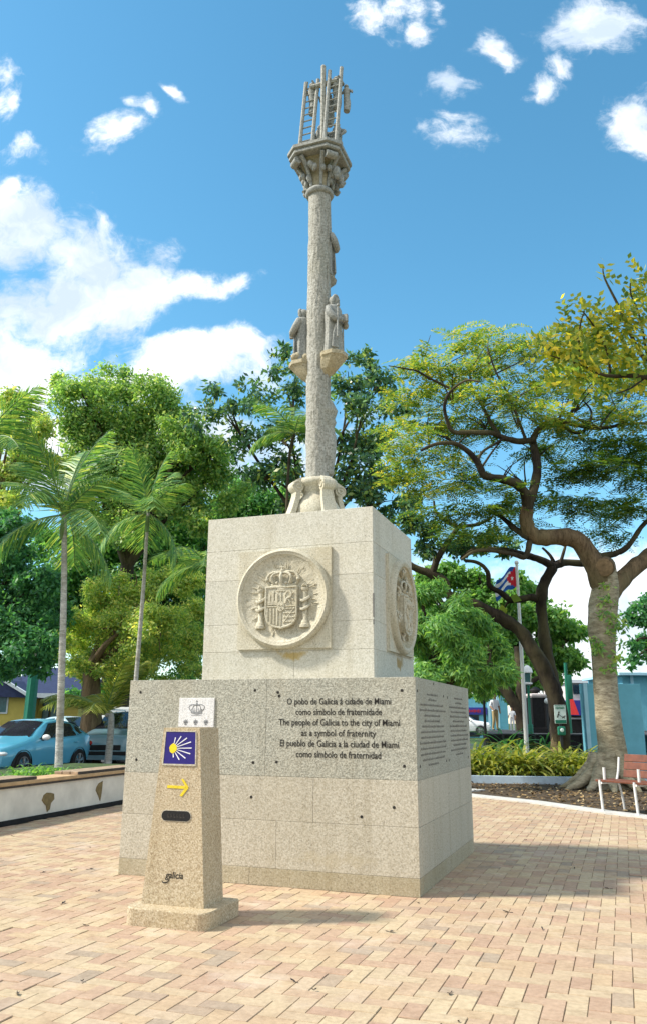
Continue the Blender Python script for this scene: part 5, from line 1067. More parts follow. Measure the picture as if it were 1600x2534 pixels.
    V = spray_cloud([(c, r * 1.15) for c, r in cl], 1800, 31, .64, 11, .165, .044, .5)
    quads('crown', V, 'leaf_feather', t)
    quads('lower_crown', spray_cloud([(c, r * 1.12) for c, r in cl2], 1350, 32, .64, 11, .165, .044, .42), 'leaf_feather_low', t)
make_poinciana()
def make_dark_pair():
    Y = 24.5
    t = thing('forked_tree', 'dark forked tree with leaning trunks behind the strap leaved plants', 'tree')
    b = MB(); base = at(1388, 1850, Y); base.z = -.05
    A = [base] + [at(x, y, Y) for x, y in ((1378, 1780), (1368, 1700), (1352, 1620), (1342, 1550), (1337, 1490), (1345, 1445), (1368, 1400))]
    b.tube(A, [.30, .25, .22, .19, .17, .165, .17, .15], 12, 0, 5, .3, 5)
    B = [base] + [at(x, y, Y - .5) for x, y in ((1380, 1770), (1355, 1680), (1322, 1620), (1283, 1560), (1230, 1525), (1180, 1500), (1120, 1478), (1100, 1462), (1098, 1440), (1065, 1420), (1020, 1402), (980, 1370))]
    b.tube(B, [.32, .26, .235, .22, .20, .19, .18, .165, .165, .15, .125, .10, .05], 11, 0, 4, .35, 6)
    photo_limb(b, [(1368, 1402), (1395, 1392), (1450, 1395), (1490, 1392)], .14, .09, Y, .5, 1)
    photo_limb(b, [(1368, 1402), (1335, 1385), (1300, 1375), (1250, 1362), (1190, 1358), (1165, 1362), (1138, 1382)], .13, .04, Y, -.5, 2)
    photo_limb(b, [(1338, 1490), (1315, 1478), (1290, 1482), (1262, 1485), (1240, 1468), (1210, 1450), (1205, 1415), (1180, 1392), (1150, 1388)], .12, .05, Y, -.5, 3)
    photo_limb(b, [(1068, 1420), (1085, 1375), (1115, 1330), (1135, 1305), (1180, 1298), (1215, 1282)], .11, .04, Y - .5, -.5, 4)
    photo_limb(b, [(1135, 1305), (1105, 1292), (1078, 1268), (1072, 1240)], .08, .03, Y - 1, 0, 5)
    photo_limb(b, [(1262, 1485), (1252, 1495), (1245, 1510)], .06, .02, Y, 0, 6)
    photo_limb(b, [(1385, 1395), (1395, 1360), (1400, 1340)], .06, .03, Y, 0, 7); photo_limb(b, [(1372, 1400), (1360, 1375), (1340, 1355)], .07, .03, Y, 0, 8)
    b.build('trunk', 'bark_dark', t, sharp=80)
    q = [at(x, y, Y - .35) for x, y in ((1374, 1855), (1376, 1800), (1372, 1750), (1362, 1715))]; q[0].z = -.05
    b = MB(); b.tube(q, [.22, .17, .15, .05], 9, 0, 4, .3, 9); b.build('side_stem', 'bark_brown', t, sharp=80)
    cl = blob([(1010, 1290, 32), (960, 1230, 34), (1000, 1240, 35), (1050, 1290, 30), (1090, 1270, 35), (1130, 1285, 30), (960, 1180, 30), (1170, 1265, 30), (1200, 1290, 26)], Y, 1.0, 41)
    quads('crown', leaf_cloud(cl, 4200, .17, .075, 41, 9, .42), 'leaf_glossy', t)
    rng = np.random.default_rng(3); p = np.array([list(at(1241, 1512, Y - .6)), list(at(1262, 1492, Y - .6))]); quads('yellow_leaf', kites(p + np.array([0, 0, .2]), np.array([[.1, 0, -1.], [.8, 0, -.3]]), np.array([[.1, -1, .1], [.0, -1, .2]]), .42, .30), 'leaf_golden', t)
make_dark_pair()
def make_overhang():
    Y = 11.0
    t = thing('overhanging_tree', 'branch with round golden leaves reaching in at the upper right', 'tree')
    b = MB(); b.tube([(7.2, 11, -.1), (7.1, 11.1, 2), (6.7, 11, 4)], [.30, .22, .18], 10, 0, 4, .3, 1); root = Vector((6.7, 11, 4.0))
    tips = []
    for pts, r in (([(1700, 1000), (1600, 935), (1500, 930), (1440, 905), (1360, 880)], .045), ([(1700, 960), (1600, 895), (1560, 830), (1530, 760), (1495, 690), (1490, 660)], .04), ([(1600, 880), (1580, 780), (1560, 730), (1558, 700)], .02), ([(1440, 905), (1430, 860), (1435, 800), (1445, 770)], .02), ([(1510, 935), (1500, 870), (1470, 810), (1440, 770)], .022), ([(1600, 930), (1560, 960), (1520, 975)], .02)):
        tips.append((photo_limb(b, pts, r, .008, Y, -.4, 3, 7, .15), r))
    for tp, r in tips[:2]: b.tube([root, (root + tp[0]) / 2 + Vector((0, 0, .5)), tp[0]], [.15, .08, r], 8, 0, 4, .2, 1)
    b.build('branch', 'bark_dark', t, sharp=80)
    rng = np.random.default_rng(12); V = []
    cl = blob([(1390, 770, 32), (1370, 810, 36), (1410, 800, 34), (1350, 790, 26), (1390, 850, 36), (1330, 830, 26), (1430, 740, 24), (1480, 730, 28), (1510, 700, 26), (1500, 760, 36), (1450, 780, 30), (1520, 820, 40), (1470, 830, 32), (1420, 900, 22), (1510, 900, 30), (1330, 760, 20), (1300, 800, 30), (1290, 850, 30), (1340, 880, 36), (1400, 820, 36), (1440, 850, 30), (1380, 740, 18), (1510, 650, 16)], Y, .5, 13)
    def twig_leaves(p0, p1, n, L, W):
        P, A, Nn = [], [], []
        d = np.array(p1 - p0); l = np.linalg.norm(d); d = d / l
        for k in range(n):
            sg = 1 if k % 2 else -1; s_ = np.cross(d, [0, -1, .2]); s_ /= np.linalg.norm(s_); P.append(np.array(p0) + d * l * (k + .5) / n); a = s_ * sg * .9 + d * .45 + rng.normal(0, .12, 3); A.append(a / np.linalg.norm(a)); nn = np.array([.2, -.8, .6]) + rng.normal(0, .35, 3); Nn.append(nn / np.linalg.norm(nn))
        return kites(np.array(P), np.array(A), np.array(Nn), L, W)
    for (x0, y0, x1, y1, n) in ((1490, 700, 1500, 645, 7), (1495, 690, 1530, 690, 5), (1440, 905, 1350, 960, 0), (1400, 930, 1560, 965, 0)): 
        if n: V.append(twig_leaves(at(x0, y0, Y - .4), at(x1, y1, Y - .4), n, .14, .085))
    for (c, r) in cl:
        for k in range(11):
            d = rng.normal(size=3); d /= np.linalg.norm(d); p = Vector(np.array(c) + d * r * rng.uniform(.1, .9)); e = p + Vector(list(unit(rng.normal(size=3) + np.array([0, 0, -.2])) * .36)); V.append(twig_leaves(p, e, 8, .12, .07))
    for (x, y) in ((1485, 948), (1500, 962), (1530, 950), (1545, 960), (1560, 968), (1575, 965)): V.append(kites(np.array([list(at(x, y - 14, Y))]), np.array([[rng.normal(0, .2), 0, -1.]]), np.array([[.2, -1., .1]]), .15, .10))
    quads('leaves', np.concatenate(V), 'leaf_golden', t)
make_overhang()

# ------------------------------------------------------------------ palms
def make_palm(label, Y, base, bend, top, r, nf, fl, seed, leaf='palm_leaf', shaft=True, elev=None, group='palms', bk='palm_trunk', lw=.034, ll=.78, trunk=True):
    t = thing('palm_tree', label, 'palm', (0, 0, 0), 0, group); rng = random.Random(seed); nr = np.random.default_rng(seed)
    bs = at(base[0], base[1], Y); bs.z = 0.2 if bs.z > -.3 else 0; tp = at(top[0], top[1], Y); md = at(bend[0], bend[1], Y)
    b = MB(); b.tube([bs, md, tp], [r * 1.25, r, r * .8], 12, 0, 10, .06, seed); b.build('trunk', bk, t, sharp=80)
    if shaft: b = MB(); b.tube([tp - Vector((0, 0, .55)), tp - Vector((0, 0, .35)), tp + Vector((0, 0, .15))], [r * .85, r * 1.15, r * .5], 10, 0, 4); b.build('crownshaft', 'crownshaft', t)
    for k in range(nf):
        az = k * 2.39996 + rng.uniform(-.25, .25); el = (elev[k % len(elev)] if elev else rng.uniform(-.25, 1.15)); L = fl * rng.uniform(.85, 1.12)
        d = Vector((math.cos(az), math.sin(az), 0)); pts = []; n = 26; droop = rng.uniform(.35, .7) * (.6 if el > 1 else 1.15); p = tp.copy(); ang = el
        for i in range(n + 1):
            pts.append(p.copy()); p = p + (d * math.cos(ang) + Vector((0, 0, math.sin(ang)))) * (L / n); ang -= (1.5 * droop) / n * (1 + .6 * i / n)
        P = np.array([list(q) for q in pts]); T = unit(np.gradient(P, axis=0)); s = np.array([-d.y, d.x, 0]); s = np.repeat(s[None], len(P), 0); U = unit(np.cross(s, T))
        V = []
        for i in range(2, n + 1):
            for q in range(2):
                u = (i + q * .5 - 1) / n; pp = P[i] - T[i] * (L / n) * q * .5; le = ll * L / 2.0 * (math.sin(math.pi * min(1, .18 + .8 * u)) ** .7)
                for sg in (-1, 1):
                    a = s[i] * sg * .85 + T[i] * .75 + U[i] * .28 + nr.normal(0, .09, 3); a /= np.linalg.norm(a); nn = U[i] - s[i] * sg * .4
                    w = lw * L / 2.0; side = np.cross(a, nn); side /= np.linalg.norm(side); m1 = pp + a * le * .5 + np.array([0, 0, -.03 * le]); e = pp + a * le + np.array([0, 0, -.16 * le])
                    V.append([pp - side * w * .3, pp + side * w * .3, m1 + side * w * .5, m1 - side * w * .5]); V.append([m1 - side * w * .5, m1 + side * w * .5, e + side * .003, e - side * .003])
        fr = quads('frond', np.array(V), leaf, t); b = MB(); b.tube(pts, [.022 * L / 2 * (1 - .85 * i / n) + .003 for i in range(n + 1)], 5, 0, 1); b.build('rachis', 'crownshaft', fr)
    return t
PG = 'slim palms in the planting beds'
make_palm('slim pale trunked palm in front of the blue hatchback', 17.8, (147, 1905), (158, 1500), (160, 1275), .068, 12, 2.15, 5, elev=[1.5, 1.1, .55, 1.3, -.1, .8, .25, 1.2, -.55, .9, .1, 1.4], group=PG)
make_palm('slim leaning palm rising just left of the pedestal', 21.5, (325, 1800), (352, 1500), (367, 1270), .052, 11, 1.95, 9, elev=[1.5, .95, .5, 1.25, -.2, .7, .25, 1.3, -.5, .9, .3], group=PG)
make_palm('palm cut by the left edge with only its dark fronds in view', 17.0, (-95, 1905), (-80, 1500), (-62, 1120), .09, 10, 2.0, 14, elev=[1.1, .7, .2, .9, -.2, .5, .0, .8], group=PG)
make_palm('small green palm behind the glossy tree left of the column', 25.5, (700, 1500), (712, 1200), (728, 1075), .05, 9, 1.9, 17, elev=[1.2, .8, .4, 1.0, .2, .6], group=PG, shaft=False, bk='bark_dark')
make_palm('low spreading palm in the dark gap left of the carved front block', 24.0, (515, 1700), (515, 1550), (512, 1395), .05, 10, 2.2, 23, elev=[.9, .5, .2, .7, .0, .4], group=PG, shaft=False, bk='bark_dark')
make_palm('low young palm with yellow green fronds beside the brown tree trunk', 25.0, (275, 1790), (276, 1775), (262, 1770), .09, 10, 1.9, 27, elev=[1.3, 1.0, .7, 1.2, .8], group=PG, shaft=False, leaf='strap_leaf')

# ------------------------------------------------------------------ low planting
def strap_plant(name, label, loc, h, n, seed, mat='strap_leaf', group=None, w=.05, spread=.6):
    rng = np.random.default_rng(seed); V = []
    for k in range(n):
        az = rng.uniform(0, 6.283); el = rng.uniform(.55, 1.45); L = h * rng.uniform(.7, 1.3); d = np.array([np.cos(az), np.sin(az), 0]); p = np.array(loc) + d * rng.uniform(0, .12) + np.array([rng.normal(0, .12), rng.normal(0, .08), 0]); s = np.array([-d[1], d[0], 0]); a = el; m = 7; pw = None
        tw = rng.normal(0, .3)
        for i in range(m + 1):
            ww = w * math.sin(math.pi * min(1, .12 + .86 * i / m)) + .003; sd = s * math.cos(tw) + np.array([0, 0, 1]) * math.sin(tw) * .4; e0, e1 = p - sd * ww / 2, p + sd * ww / 2
            if pw is not None: V.append([pw[0], pw[1], e1, e0])
            pw = (e0, e1); p = p + (d * np.cos(a) + np.array([0, 0, np.sin(a)])) * L / m; a -= spread * 2.2 / m * (1 + i / m)
    o = quads(name, np.array(V), mat); return tag(o, label, 'plant', group)
sg = 'strap leaved plants in the flower bed'; rng_ = random.Random(6)
SL = 'yellow green strap leaved plant in the crowded flower bed behind the pale blue kerb'
for i, (px, dy, h) in enumerate([(1150, .6, 1.0), (1172, 1.4, 1.15), (1200, .4, 1.0), (1222, 1.3, 1.2), (1248, .5, .95), (1268, 1.2, 1.15), (1290, .6, 1.2), (1312, .4, .8), (1300, 1.6, 1.2), (1180, 2.2, 1.2), (1240, 2.3, 1.2), (1330, .5, .7), (1352, .8, .85), (1372, .4, .8), (1392, 1.3, 1.1), (1412, .5, .9), (1432, 1.2, 1.15), (1380, 2.0, 1.15), (1450, .6, .95), (1425, 2.0, 1.2), (1160, .1, .7), (1210, .1, .6), (1400, .1, .55), (1440, .05, .6), (1280, .1, .6)]):
    p = at(px, 1920, 21.75 + dy); strap_plant('strap_leaf_plant', SL, (p.x, p.y, .06), h * (1.05 if px < 1300 else 1.1), 46, i, group=sg, w=.085)
gg = 'grassy clumps in the planter'
for i, (px, Y, h) in enumerate([(20, 14.2, .35), (45, 14.4, .5), (70, 14.8, .42), (90, 14.9, .5), (112, 15.2, .46), (130, 15.6, .5), (146, 16.0, .4), (60, 15.4, .5), (100, 16.0, .5), (4, 14.0, .4)]):
    p = at(px, 1900, Y); strap_plant('grass_clump', 'leafy green grass clump behind the planter wall under the slim palm', (p.x, p.y, .46), h * .62, 34, 60 + i, 'leaf_bright', gg, .035, .7)
for i, (px, py, Y) in enumerate([(1235, 1850, 27.5), (1262, 1850, 27), (1340, 1850, 27.5)]):
    p = at(px, py, Y); strap_plant('cycad_plant', ['dark green spiky plant before the black fence left of the flagpole', 'dark green spiky plant at the foot of the flagpole', 'dark green spiky plant before the dark memorial pillar'][i], (p.x, p.y, .3), 1.35, 70, 80 + i, 'leaf_bluegreen', 'spiky plants by the fence', .06, .6)

# ------------------------------------------------------------------ bench
def make_bench():
    f0, f1 = at(1491, 2008, 14.40), at(1578, 2022, 13.82); f0.z = f1.z = 0.02; d = (f1 - f0).normalized(); rz = math.atan2(d.y, d.x)
    t = thing('park_bench', 'reddish wooden slatted bench with thin white metal legs beside the big tree', 'bench', f0, rz)
    # local x along the bench, local +y towards the tree
    for k, nm in enumerate((0, .69, 1.40)):
        b = MB(); b.tube([(nm, 0, 0), (nm - .03, .0, .50), (nm - .03, .0, .46)], .022, 8, 0, 1); b.tube([(nm, .0, .45), (nm, .45, .45)], .02, 8, 0, 1); b.tube([(nm, .45, .45), (nm, .52, .25), (nm, .56, 0)], .018, 8, 0, 3); b.tube([(nm, .40, .45), (nm, .47, .62), (nm, .52, .86)], .02, 8, 0, 3)
        b.tube([(nm + .0, .10, .45), (nm + .0, .10, .70)], .024, 8, 0, 1); b.box((nm, .0, .006), (.07, .07, .012)); b.build('leg', 'metal_white', t)
    for k in range(4):
        b = MB(); b.box((.85, .06 + k * .115, .485), (1.95, .10, .035), bev=.006); b.build('seat_slat', 'wood_bench', t)
    rot = Matrix.Rotation(-.2, 3, 'X')
    for k in range(3):
        b = MB(); b.box((.98, .465 + k * .026, .60 + k * .128), (1.72, .03, .122), 0, rot, bev=.006); b.build('back_slat', 'wood_bench', t)
make_bench()

# ------------------------------------------------------------------ things beyond the flower bed
def person(label, loc, h, heading, top, legs, group=None, arm=(.25, .0), hat=False):
    """one continuous skinned body posed standing; clothes by height; hair a child"""
    V = [(0, 0, .53), (0, 0, .64), (0, 0, .76), (0, 0, .82), (0, .01, .87), (0, .015, .925), (0, .01, .985), (-.05, 0, .50), (-.055, .0, .28), (-.06, -.01, .05), (-.062, .06, .02), (.05, 0, .50), (.065, .03, .28), (.075, -.02, .05), (.08, .05, .02),
         (-.10, 0, .79), (-.14, -.01, .64), (-.13, .04, .51), (-.125, .06, .45), (.10, 0, .79), (.145, 0, .65), (.12, .10, .56), (.09, .15, .55)]
    E_ = [(0, 1), (1, 2), (2, 3), (3, 4), (4, 5), (5, 6), (0, 7), (7, 8), (8, 9), (9, 10), (0, 11), (11, 12), (12, 13), (13, 14), (2, 15), (15, 16), (16, 17), (17, 18), (2, 19), (19, 20), (20, 21), (21, 22)]
    Rd = [.075, .072, .085, .05, .032, .05, .03, .055, .042, .028, .022, .055, .042, .028, .022, .04, .03, .024, .018, .04, .03, .024, .018]
    me = bpy.data.meshes.new('tmp'); me.from_pydata([(x * h, y * h, z * h) for x, y, z in V], E_, []); ob = bpy.data.objects.new('tmp', me); COL.objects.link(ob)
    sk = ob.modifiers.new('s', 'SKIN'); ob.modifiers.new('d', 'SUBSURF').levels = 1
    for i, v in enumerate(me.skin_vertices[0].data): v.radius = (Rd[i] * h * (1.15 if i in (0, 1, 2) else 1), Rd[i] * h * (.8 if i in (0, 1, 2) else 1)); v.use_root = (i == 0)
    dg = bpy.context.evaluated_depsgraph_get(); m2 = bpy.data.meshes.new_from_object(ob.evaluated_get(dg)); bpy.data.objects.remove(ob); m2.materials.clear()
    for k in ('skin', top, legs, 'trim_black'): m2.materials.append(M[k])
    for p in m2.polygons:
        z = p.center.z / h; x = abs(p.center.x) / h; arm_ = x > .105
        p.material_index = 0 if z > .84 or (arm_ and z < .66 and z > .4) else 1 if z > .545 else 2 if z > .045 else 3
        p.use_smooth = True
    o = bpy.data.objects.new('person', m2); COL.objects.link(o); o.location = loc; o.rotation_euler = (0, 0, heading); tag(o, label, 'person', group)
    b = MB(); b.ball((0, -.012 * h, .945 * h), (.052 * h, .056 * h, .05 * h), 10); b.build('hair', 'hair_dark', o)
    b = MB(); b.tube([(-.08 * h, -.0, .56 * h), (0, .06 * h, .555 * h), (.08 * h, 0, .56 * h), (0, -.06 * h, .555 * h), (-.08 * h, 0, .56 * h)], .012 * h, 6); b.build('belt', 'trim_black', o)
    return o
def make_background():
    TY0, TY1 = 27.2, 47; tz = 1.08
    xl, xr = at(1196, 1800, TY0).x, at(1446, 1800, TY0).x
    b = MB(); b.add([(xl, TY0 + .2, tz), (xr + 10, TY0 + .2, tz), (xr * TY1 / TY0 + 8, TY1, tz), (xl * TY1 / TY0 + .4, TY1, tz)], [(0, 1, 2, 3)]); b.add([(xl, TY0 + .2, tz), (xl * TY1 / TY0 + .4, TY1, tz), (xl * TY1 / TY0 + .4, TY1, -.1), (xl, TY0 + .2, -.1)], [(0, 1, 2, 3)]); structure(b.build('terrace', 'asphalt'))
    t = thing('black_railing', 'low black solid fence running behind the flower bed plants', 'fence', (0, 0, 0))
    b = MB(); b.box(((xl + xr) / 2, TY0 + .10, .80), (xr - xl, .10, .52), bev=.01); b.build('panel', 'black_fence', t)
    b = MB(); b.box(((xl + xr) / 2, TY0 + .10, 1.08), (xr - xl + .1, .14, .05), bev=.01); b.build('top_rail', 'metal_dark', t)
    for k in range(7): b = MB(); b.box((xl + .1 + k * (xr - xl - .2) / 6, TY0 + .03, .75), (.07, .05, .70)); b.build('post', 'metal_dark', t)
    b = MB(); b.box(((xl + xr) / 2, TY0 - .12, .26), (xr - xl, .30, .56), bev=.02); o = b.build('retaining_wall', 'grey_wall'); tag(o, 'low grey retaining wall below the black railing', 'wall')
    # flagpole
    Y = 26.4; p = at(1301, 1835, Y); q = at(1277, 1396, Y)
    t = thing('flagpole', 'tall white flagpole flying a blue, white and red starred flag', 'flagpole', (p.x, Y, 0)); H = q.z
    b = MB(); b.tube([(0, 0, 0), (0, 0, H)], [.075, .045], 12, 0, 1); b.ball((0, 0, H + .05), .075, 10); b.build('pole', 'metal_white', t)
    b = MB(); b.lathe([(.2, 0), (.2, .12), (.11, .16), (.09, .5), (.08, .52)], 16); b.build('pole_base', 'metal_white', t)
    nu, nv = 16, 10; Lf, Hf = .95, .70; vs = []; fs = []; mi = []
    def fp(u, v):
        x = -.05 - u * .66; z = H - .05 - (1 - v) * Hf * (1 - .15 * u) - .58 * u ** 1.3 - .05 * math.sin(u * 9 + v * 2); y = .10 * math.sin(u * 8.5 + v * 1.5) * u ** .5; return Vector((x - .05 * math.sin(v * 3) * u, y, z))
    for i in range(nu + 1):
        for j in range(nv + 1): vs.append(fp(i / nu, j / nv))
    b = MB()
    o_ = [(i * (nv + 1) + j, (i + 1) * (nv + 1) + j, (i + 1) * (nv + 1) + j + 1, i * (nv + 1) + j + 1) for i in range(nu) for j in range(nv)]
    b.v = [tuple(v) for v in vs]
    for i in range(nu):
        for j in range(nv):
            u, v = (i + .5) / nu, (j + .5) / nv; tri = u < .52 * (1 - abs(v - .5) * 2)
            b.f.append(o_[i * nv + j]); b.m.append(2 if tri else (0 if int(v * 5) % 2 == 0 else 1)); b.sm.append(True)
    fl = b.build('flag', ['flag_blue', 'flag_white', 'flag_red'], t, sharp=180)
    b = MB()
    for sd in (-1, 1):
        c = [(.17 + .085 * (1 if k % 2 == 0 else .42) * math.sin(k * math.pi / 5), .5 + .12 * (1 if k % 2 == 0 else .42) * math.cos(k * math.pi / 5)) for k in range(10)]
        P = [fp(u, v) + Vector((0, sd * .006, 0)) for u, v in c]; b.add([fp(.17, .5) + Vector((0, sd * .008, 0))] + P, [(0, 1 + k, 1 + (k + 1) % 10) for k in range(10)])
    b.build('star', 'flag_white', fl)
    # street lamp with lantern, black lamp post, globe lamp
    Y = 28.5; q = at(1304, 1672, Y); t = thing('street_lamp', 'green lamp post with a white capped lantern behind the flagpole', 'street lamp', (q.x, Y, tz)); zz = q.z - tz
    b = MB(); b.lathe([(.09, 0), (.09, .3), (.05, .35), (.04, zz - .45), (.06, zz - .4), (.05, zz - .32)], 12); b.build('post', 'green_paint', t)
    b = MB(); b.lathe([(.09, zz - .32), (.16, zz - .28), (.15, zz - .24), (.06, zz - .22)], 12); b.build('lantern_collar', 'white_paint', t); b = MB(); b.lathe([(.15, zz + .08), (.19, zz + .10), (.16, zz + .24), (.07, zz + .33), (.03, zz + .36)], 12); b.build('lantern_cap', 'white_paint', t)
    b = MB(); b.lathe([(.11, zz - .22), (.14, zz + .08)], 6, smooth=False); b.build('lantern_glass', 'teal_window', t)
    Y = 26.9; q = at(1192, 1690, Y); t = thing('lamp_post', 'thin black lamp post at the left end of the railing', 'lamp post', (at(1199, 1800, Y).x, Y, 0)); b = MB(); b.lathe([(.10, 0), (.10, .5), (.05, .55), (.038, q.z - .1), (.055, q.z - .08), (.055, q.z)], 10); b.build('post', 'metal_dark', t)
    b = MB(); b.ball((0, 0, q.z + .12), (.12, .12, .16), 10); b.lathe([(.13, q.z + .22), (.04, q.z + .32)], 10); b.build('lamp_head', 'blue_paint_pale', t)
    Y = 27.8; q = at(1352, 1735, Y); t = thing('globe_lamp', 'small white globe lamp beside the brown tree stem', 'lamp', (q.x, Y, tz)); b = MB(); b.lathe([(.06, 0), (.03, .08), (.03, q.z - tz - .08)], 8); b.build('post', 'metal_dark', t); b = MB(); b.ball((0, 0, q.z - tz), .095, 12); b.build('globe', 'white_paint', t)
    # dark memorial pillar
    Y = 32; c = at(1328, 1800, Y).x; top = at(1328, 1719, Y).z; t = thing('memorial_pillar', 'dark polished six sided memorial pillar with a pale top rim', 'monument', (c, Y, tz)); r = .47
    b = MB(); h = top - tz; b.lathe([(r * 1.25, 0), (r * 1.25, .18), (r, .2), (r, h - .12)], 6, smooth=False); b.build('shaft', 'dark_stone', t)
    b = MB(); b.lathe([(r, h - .12), (r * 1.10, h - .06), (r * 1.10, h), (r * .5, h + .04)], 6, smooth=False); b.build('rim', 'pale_pink', t)
    b = MB()
    for k in range(6): a = R(30 + 60 * k); b.tube([(r * 1.02 * math.cos(a + R(30)), r * 1.02 * math.sin(a + R(30)), .2), (r * 1.02 * math.cos(a + R(30)), r * 1.02 * math.sin(a + R(30)), h - .13)], .035, 6, 0, 1)
    b.build('corner_rib', 'dark_stone', t)
    b = MB(); b.lathe([(.10, h + .05), (.22, h + .16), (.20, h + .2), (.05, h + .3)], 10); b.build('urn', 'dark_stone', t)
    # sign for dog owners
    Y = 23.6; c = at(1386, 1790, Y).x; zt, zb = at(1384, 1750, Y).z, at(1386, 1796, Y).z; t = thing('dog_waste_station', 'green and white dog waste sign on a dark post below the dark forked tree', 'sign', (c, Y, .06))
    b = MB(); b.box((0, .03, (zt) / 2), (.07, .05, zt - .05)); b.build('post', 'metal_dark', t)
    b = MB(); b.box((0, -.01, (zt + zb) / 2), (.33, .02, zt - zb), bev=.006); sgn = b.build('sign_board', 'sign_white', t)
    b = MB(); z = zb + .055; b.box((0, -.024, z), (.31, .008, .09)); b.box((0, -.024, zt - .018), (.31, .008, .022))
    for k in range(7): b.box((-.115 + k * .038, -.024, zt - .085), (.022, .008, .05 + .012 * (k % 2)))
    b.build('green_band', 'green_paint', sgn)
    b = MB(); zc = (zt + zb) / 2 - .03; b.tube([(-.09, -.022, zc - .06), (-.06, -.022, zc + .02), (-.045, -.022, zc + .06)], [.016, .02, .014], 6); b.ball((-.04, -.022, zc + .085), .022, 6); b.tube([(-.06, -.022, zc + .03), (.0, -.022, zc - .01), (.04, -.022, zc - .045)], .008, 5)
    b.tube([(.05, -.022, zc - .05), (.11, -.022, zc - .045)], .02, 6); b.ball((.125, -.022, zc - .02), .018, 6); b.tube([(.055, -.022, zc - .05), (.055, -.022, zc - .09)], .007, 5); b.tube([(.105, -.022, zc - .05), (.105, -.022, zc - .09)], .007, 5); b.build('pictogram', 'engraving', sgn)
    z2 = at(1387, 1814, Y).z; b = MB(); b.box((.0, -.03, z2), (.22, .10, .24), bev=.03); b.build('bag_box', 'green_paint', t); b = MB(); b.lathe([(.06, -.01), (.06, .01)], 12) if False else b.ball((0, -.085, z2 + .02), (.055, .012, .055), 10); b.build('box_badge', 'sign_white', t)
    # red awning stall
    Y = 33; a, c = at(1404, 1800, Y).x, at(1436, 1800, Y).x; z1, z2 = at(1410, 1714, Y).z, at(1420, 1769, Y).z
    t = thing('market_stall', 'dark stall with a bright red cloth canopy left of the blue wall', 'stall', ((a + c) / 2, Y, tz)); w = (c - a)
    b = MB(); b.hull([(-w * .38, -.35, z2 - tz), (w * .22, -.35, z2 - tz), (w * .22, .5, z2 - tz), (-w * .38, .5, z2 - tz)], [(-w * .34, -.05, z1 - tz), (-w * .12, -.05, z1 - tz), (-w * .12, .2, z1 - tz), (-w * .34, .2, z1 - tz)]); b.build('canopy', 'red_cloth', t)
    b = MB(); b.box((.02, .2, (z2 - tz) / 2 - .01), (w, .9, z2 - tz - .02), bev=.03); b.build('cabin', 'black_fence', t); b = MB(); b.box((.02, -.27, .55), (w * .8, .04, .06)); b.build('counter', 'grey_wall', t)
    Y = 31; q = at(1397, 1640, Y); b = MB(); b.tube([(q.x, Y, tz), (q.x, Y, q.z)], [.09, .06], 10, 0, 1); b.box((q.x + .09, Y, at(1400, 1700, Y).z), (.22, .14, .9), bev=.04); o = b.build('traffic_pole', 'green_paint'); tag(o, 'dark green pole with a box standing beside the red canopy', 'pole')
    # blue wall slab behind the big trunk
    Y = 24.6; xa, xb = at(1449, 1800, Y).x, at(1592, 1800, Y).x; zt = at(1520, 1692, Y).z
    t = thing('blue_wall', 'tall light blue rendered wall slab behind the big tree trunk', 'wall', ((xa + xb) / 2, Y, 0)); w = xb - xa
    b = MB(); b.box((0, .2, zt / 2), (w, .4, zt), bev=.01); b.build('slab', 'blue_paint', t)
    b = MB(); b.box((-w / 2 + .05, -.012, zt / 2 + .01), (.11, .05, zt + .02)); b.build('corner_strip', 'blue_paint_pale', t)
    # blue building at the right edge
    Y = 46; xa, xb = at(1540, 1700, Y).x, at(1760, 1700, Y).x; zt = at(1580, 1672, Y).z; t = thing('blue_building', 'light blue flat roofed building cut by the right edge', 'building', ((xa + xb) / 2, Y, 0)); w = xb - xa
    b = MB(); b.box((0, 3, zt / 2), (w, 6, zt)); b.build('wall', 'blue_paint', t); b = MB(); b.box((-.1, 2.6, zt + .06), (w + .6, 6.6, .14)); b.build('roof', 'blue_paint_pale', t)
    zp, zq = at(1595, 1738, Y).z, at(1595, 1712, Y).z; b = MB(); b.box((.9, -.04, zp - .8), (w - 1.8, .12, 1.3)); b.build('purple_band', 'purple_paint', t)
    for k in range(4): b = MB(); b.box((-w / 2 + .5 + k * 1.1, -.05, zt - .45), (.16, .12, .9)); b.build('pilaster', 'blue_paint_pale', t)
    b = MB(); b.box((1.1, -.10, zq - .1), (1.9, .06, .5)); wd = b.build('window', 'white_paint', t); b = MB(); b.box((1.1, -.14, zq - .05), (1.5, .03, .28)); b.build('pane', 'car_glass', wd)
    # pale pink building
    Y = 56; xa, xb = at(1400, 1700, Y).x, at(1462, 1700, Y).x; zt = at(1430, 1690, Y).z; zm = at(1430, 1733, Y).z; t = thing('pink_building', 'pale pink building over a blue and purple ground floor', 'building', ((xa + xb) / 2, Y, 0)); w = xb - xa
    b = MB(); b.box((0, 3, zt / 2), (w, 6, zt)); b.build('wall', 'pale_pink', t); b = MB(); b.box((0, 2.95, zm / 2), (w + .1, 6.1, zm)); b.build('ground_floor', 'purple_paint', t); b = MB(); b.box((0, 2.9, zt + .1), (w + .4, 6.4, .22)); b.build('roof', 'white_paint', t)
    for k in (-.2, .55): b = MB(); b.box((k, -.04, (zt + zm) / 2 + .2), (.45, .06, .7)); b.build('window', 'car_glass', t)
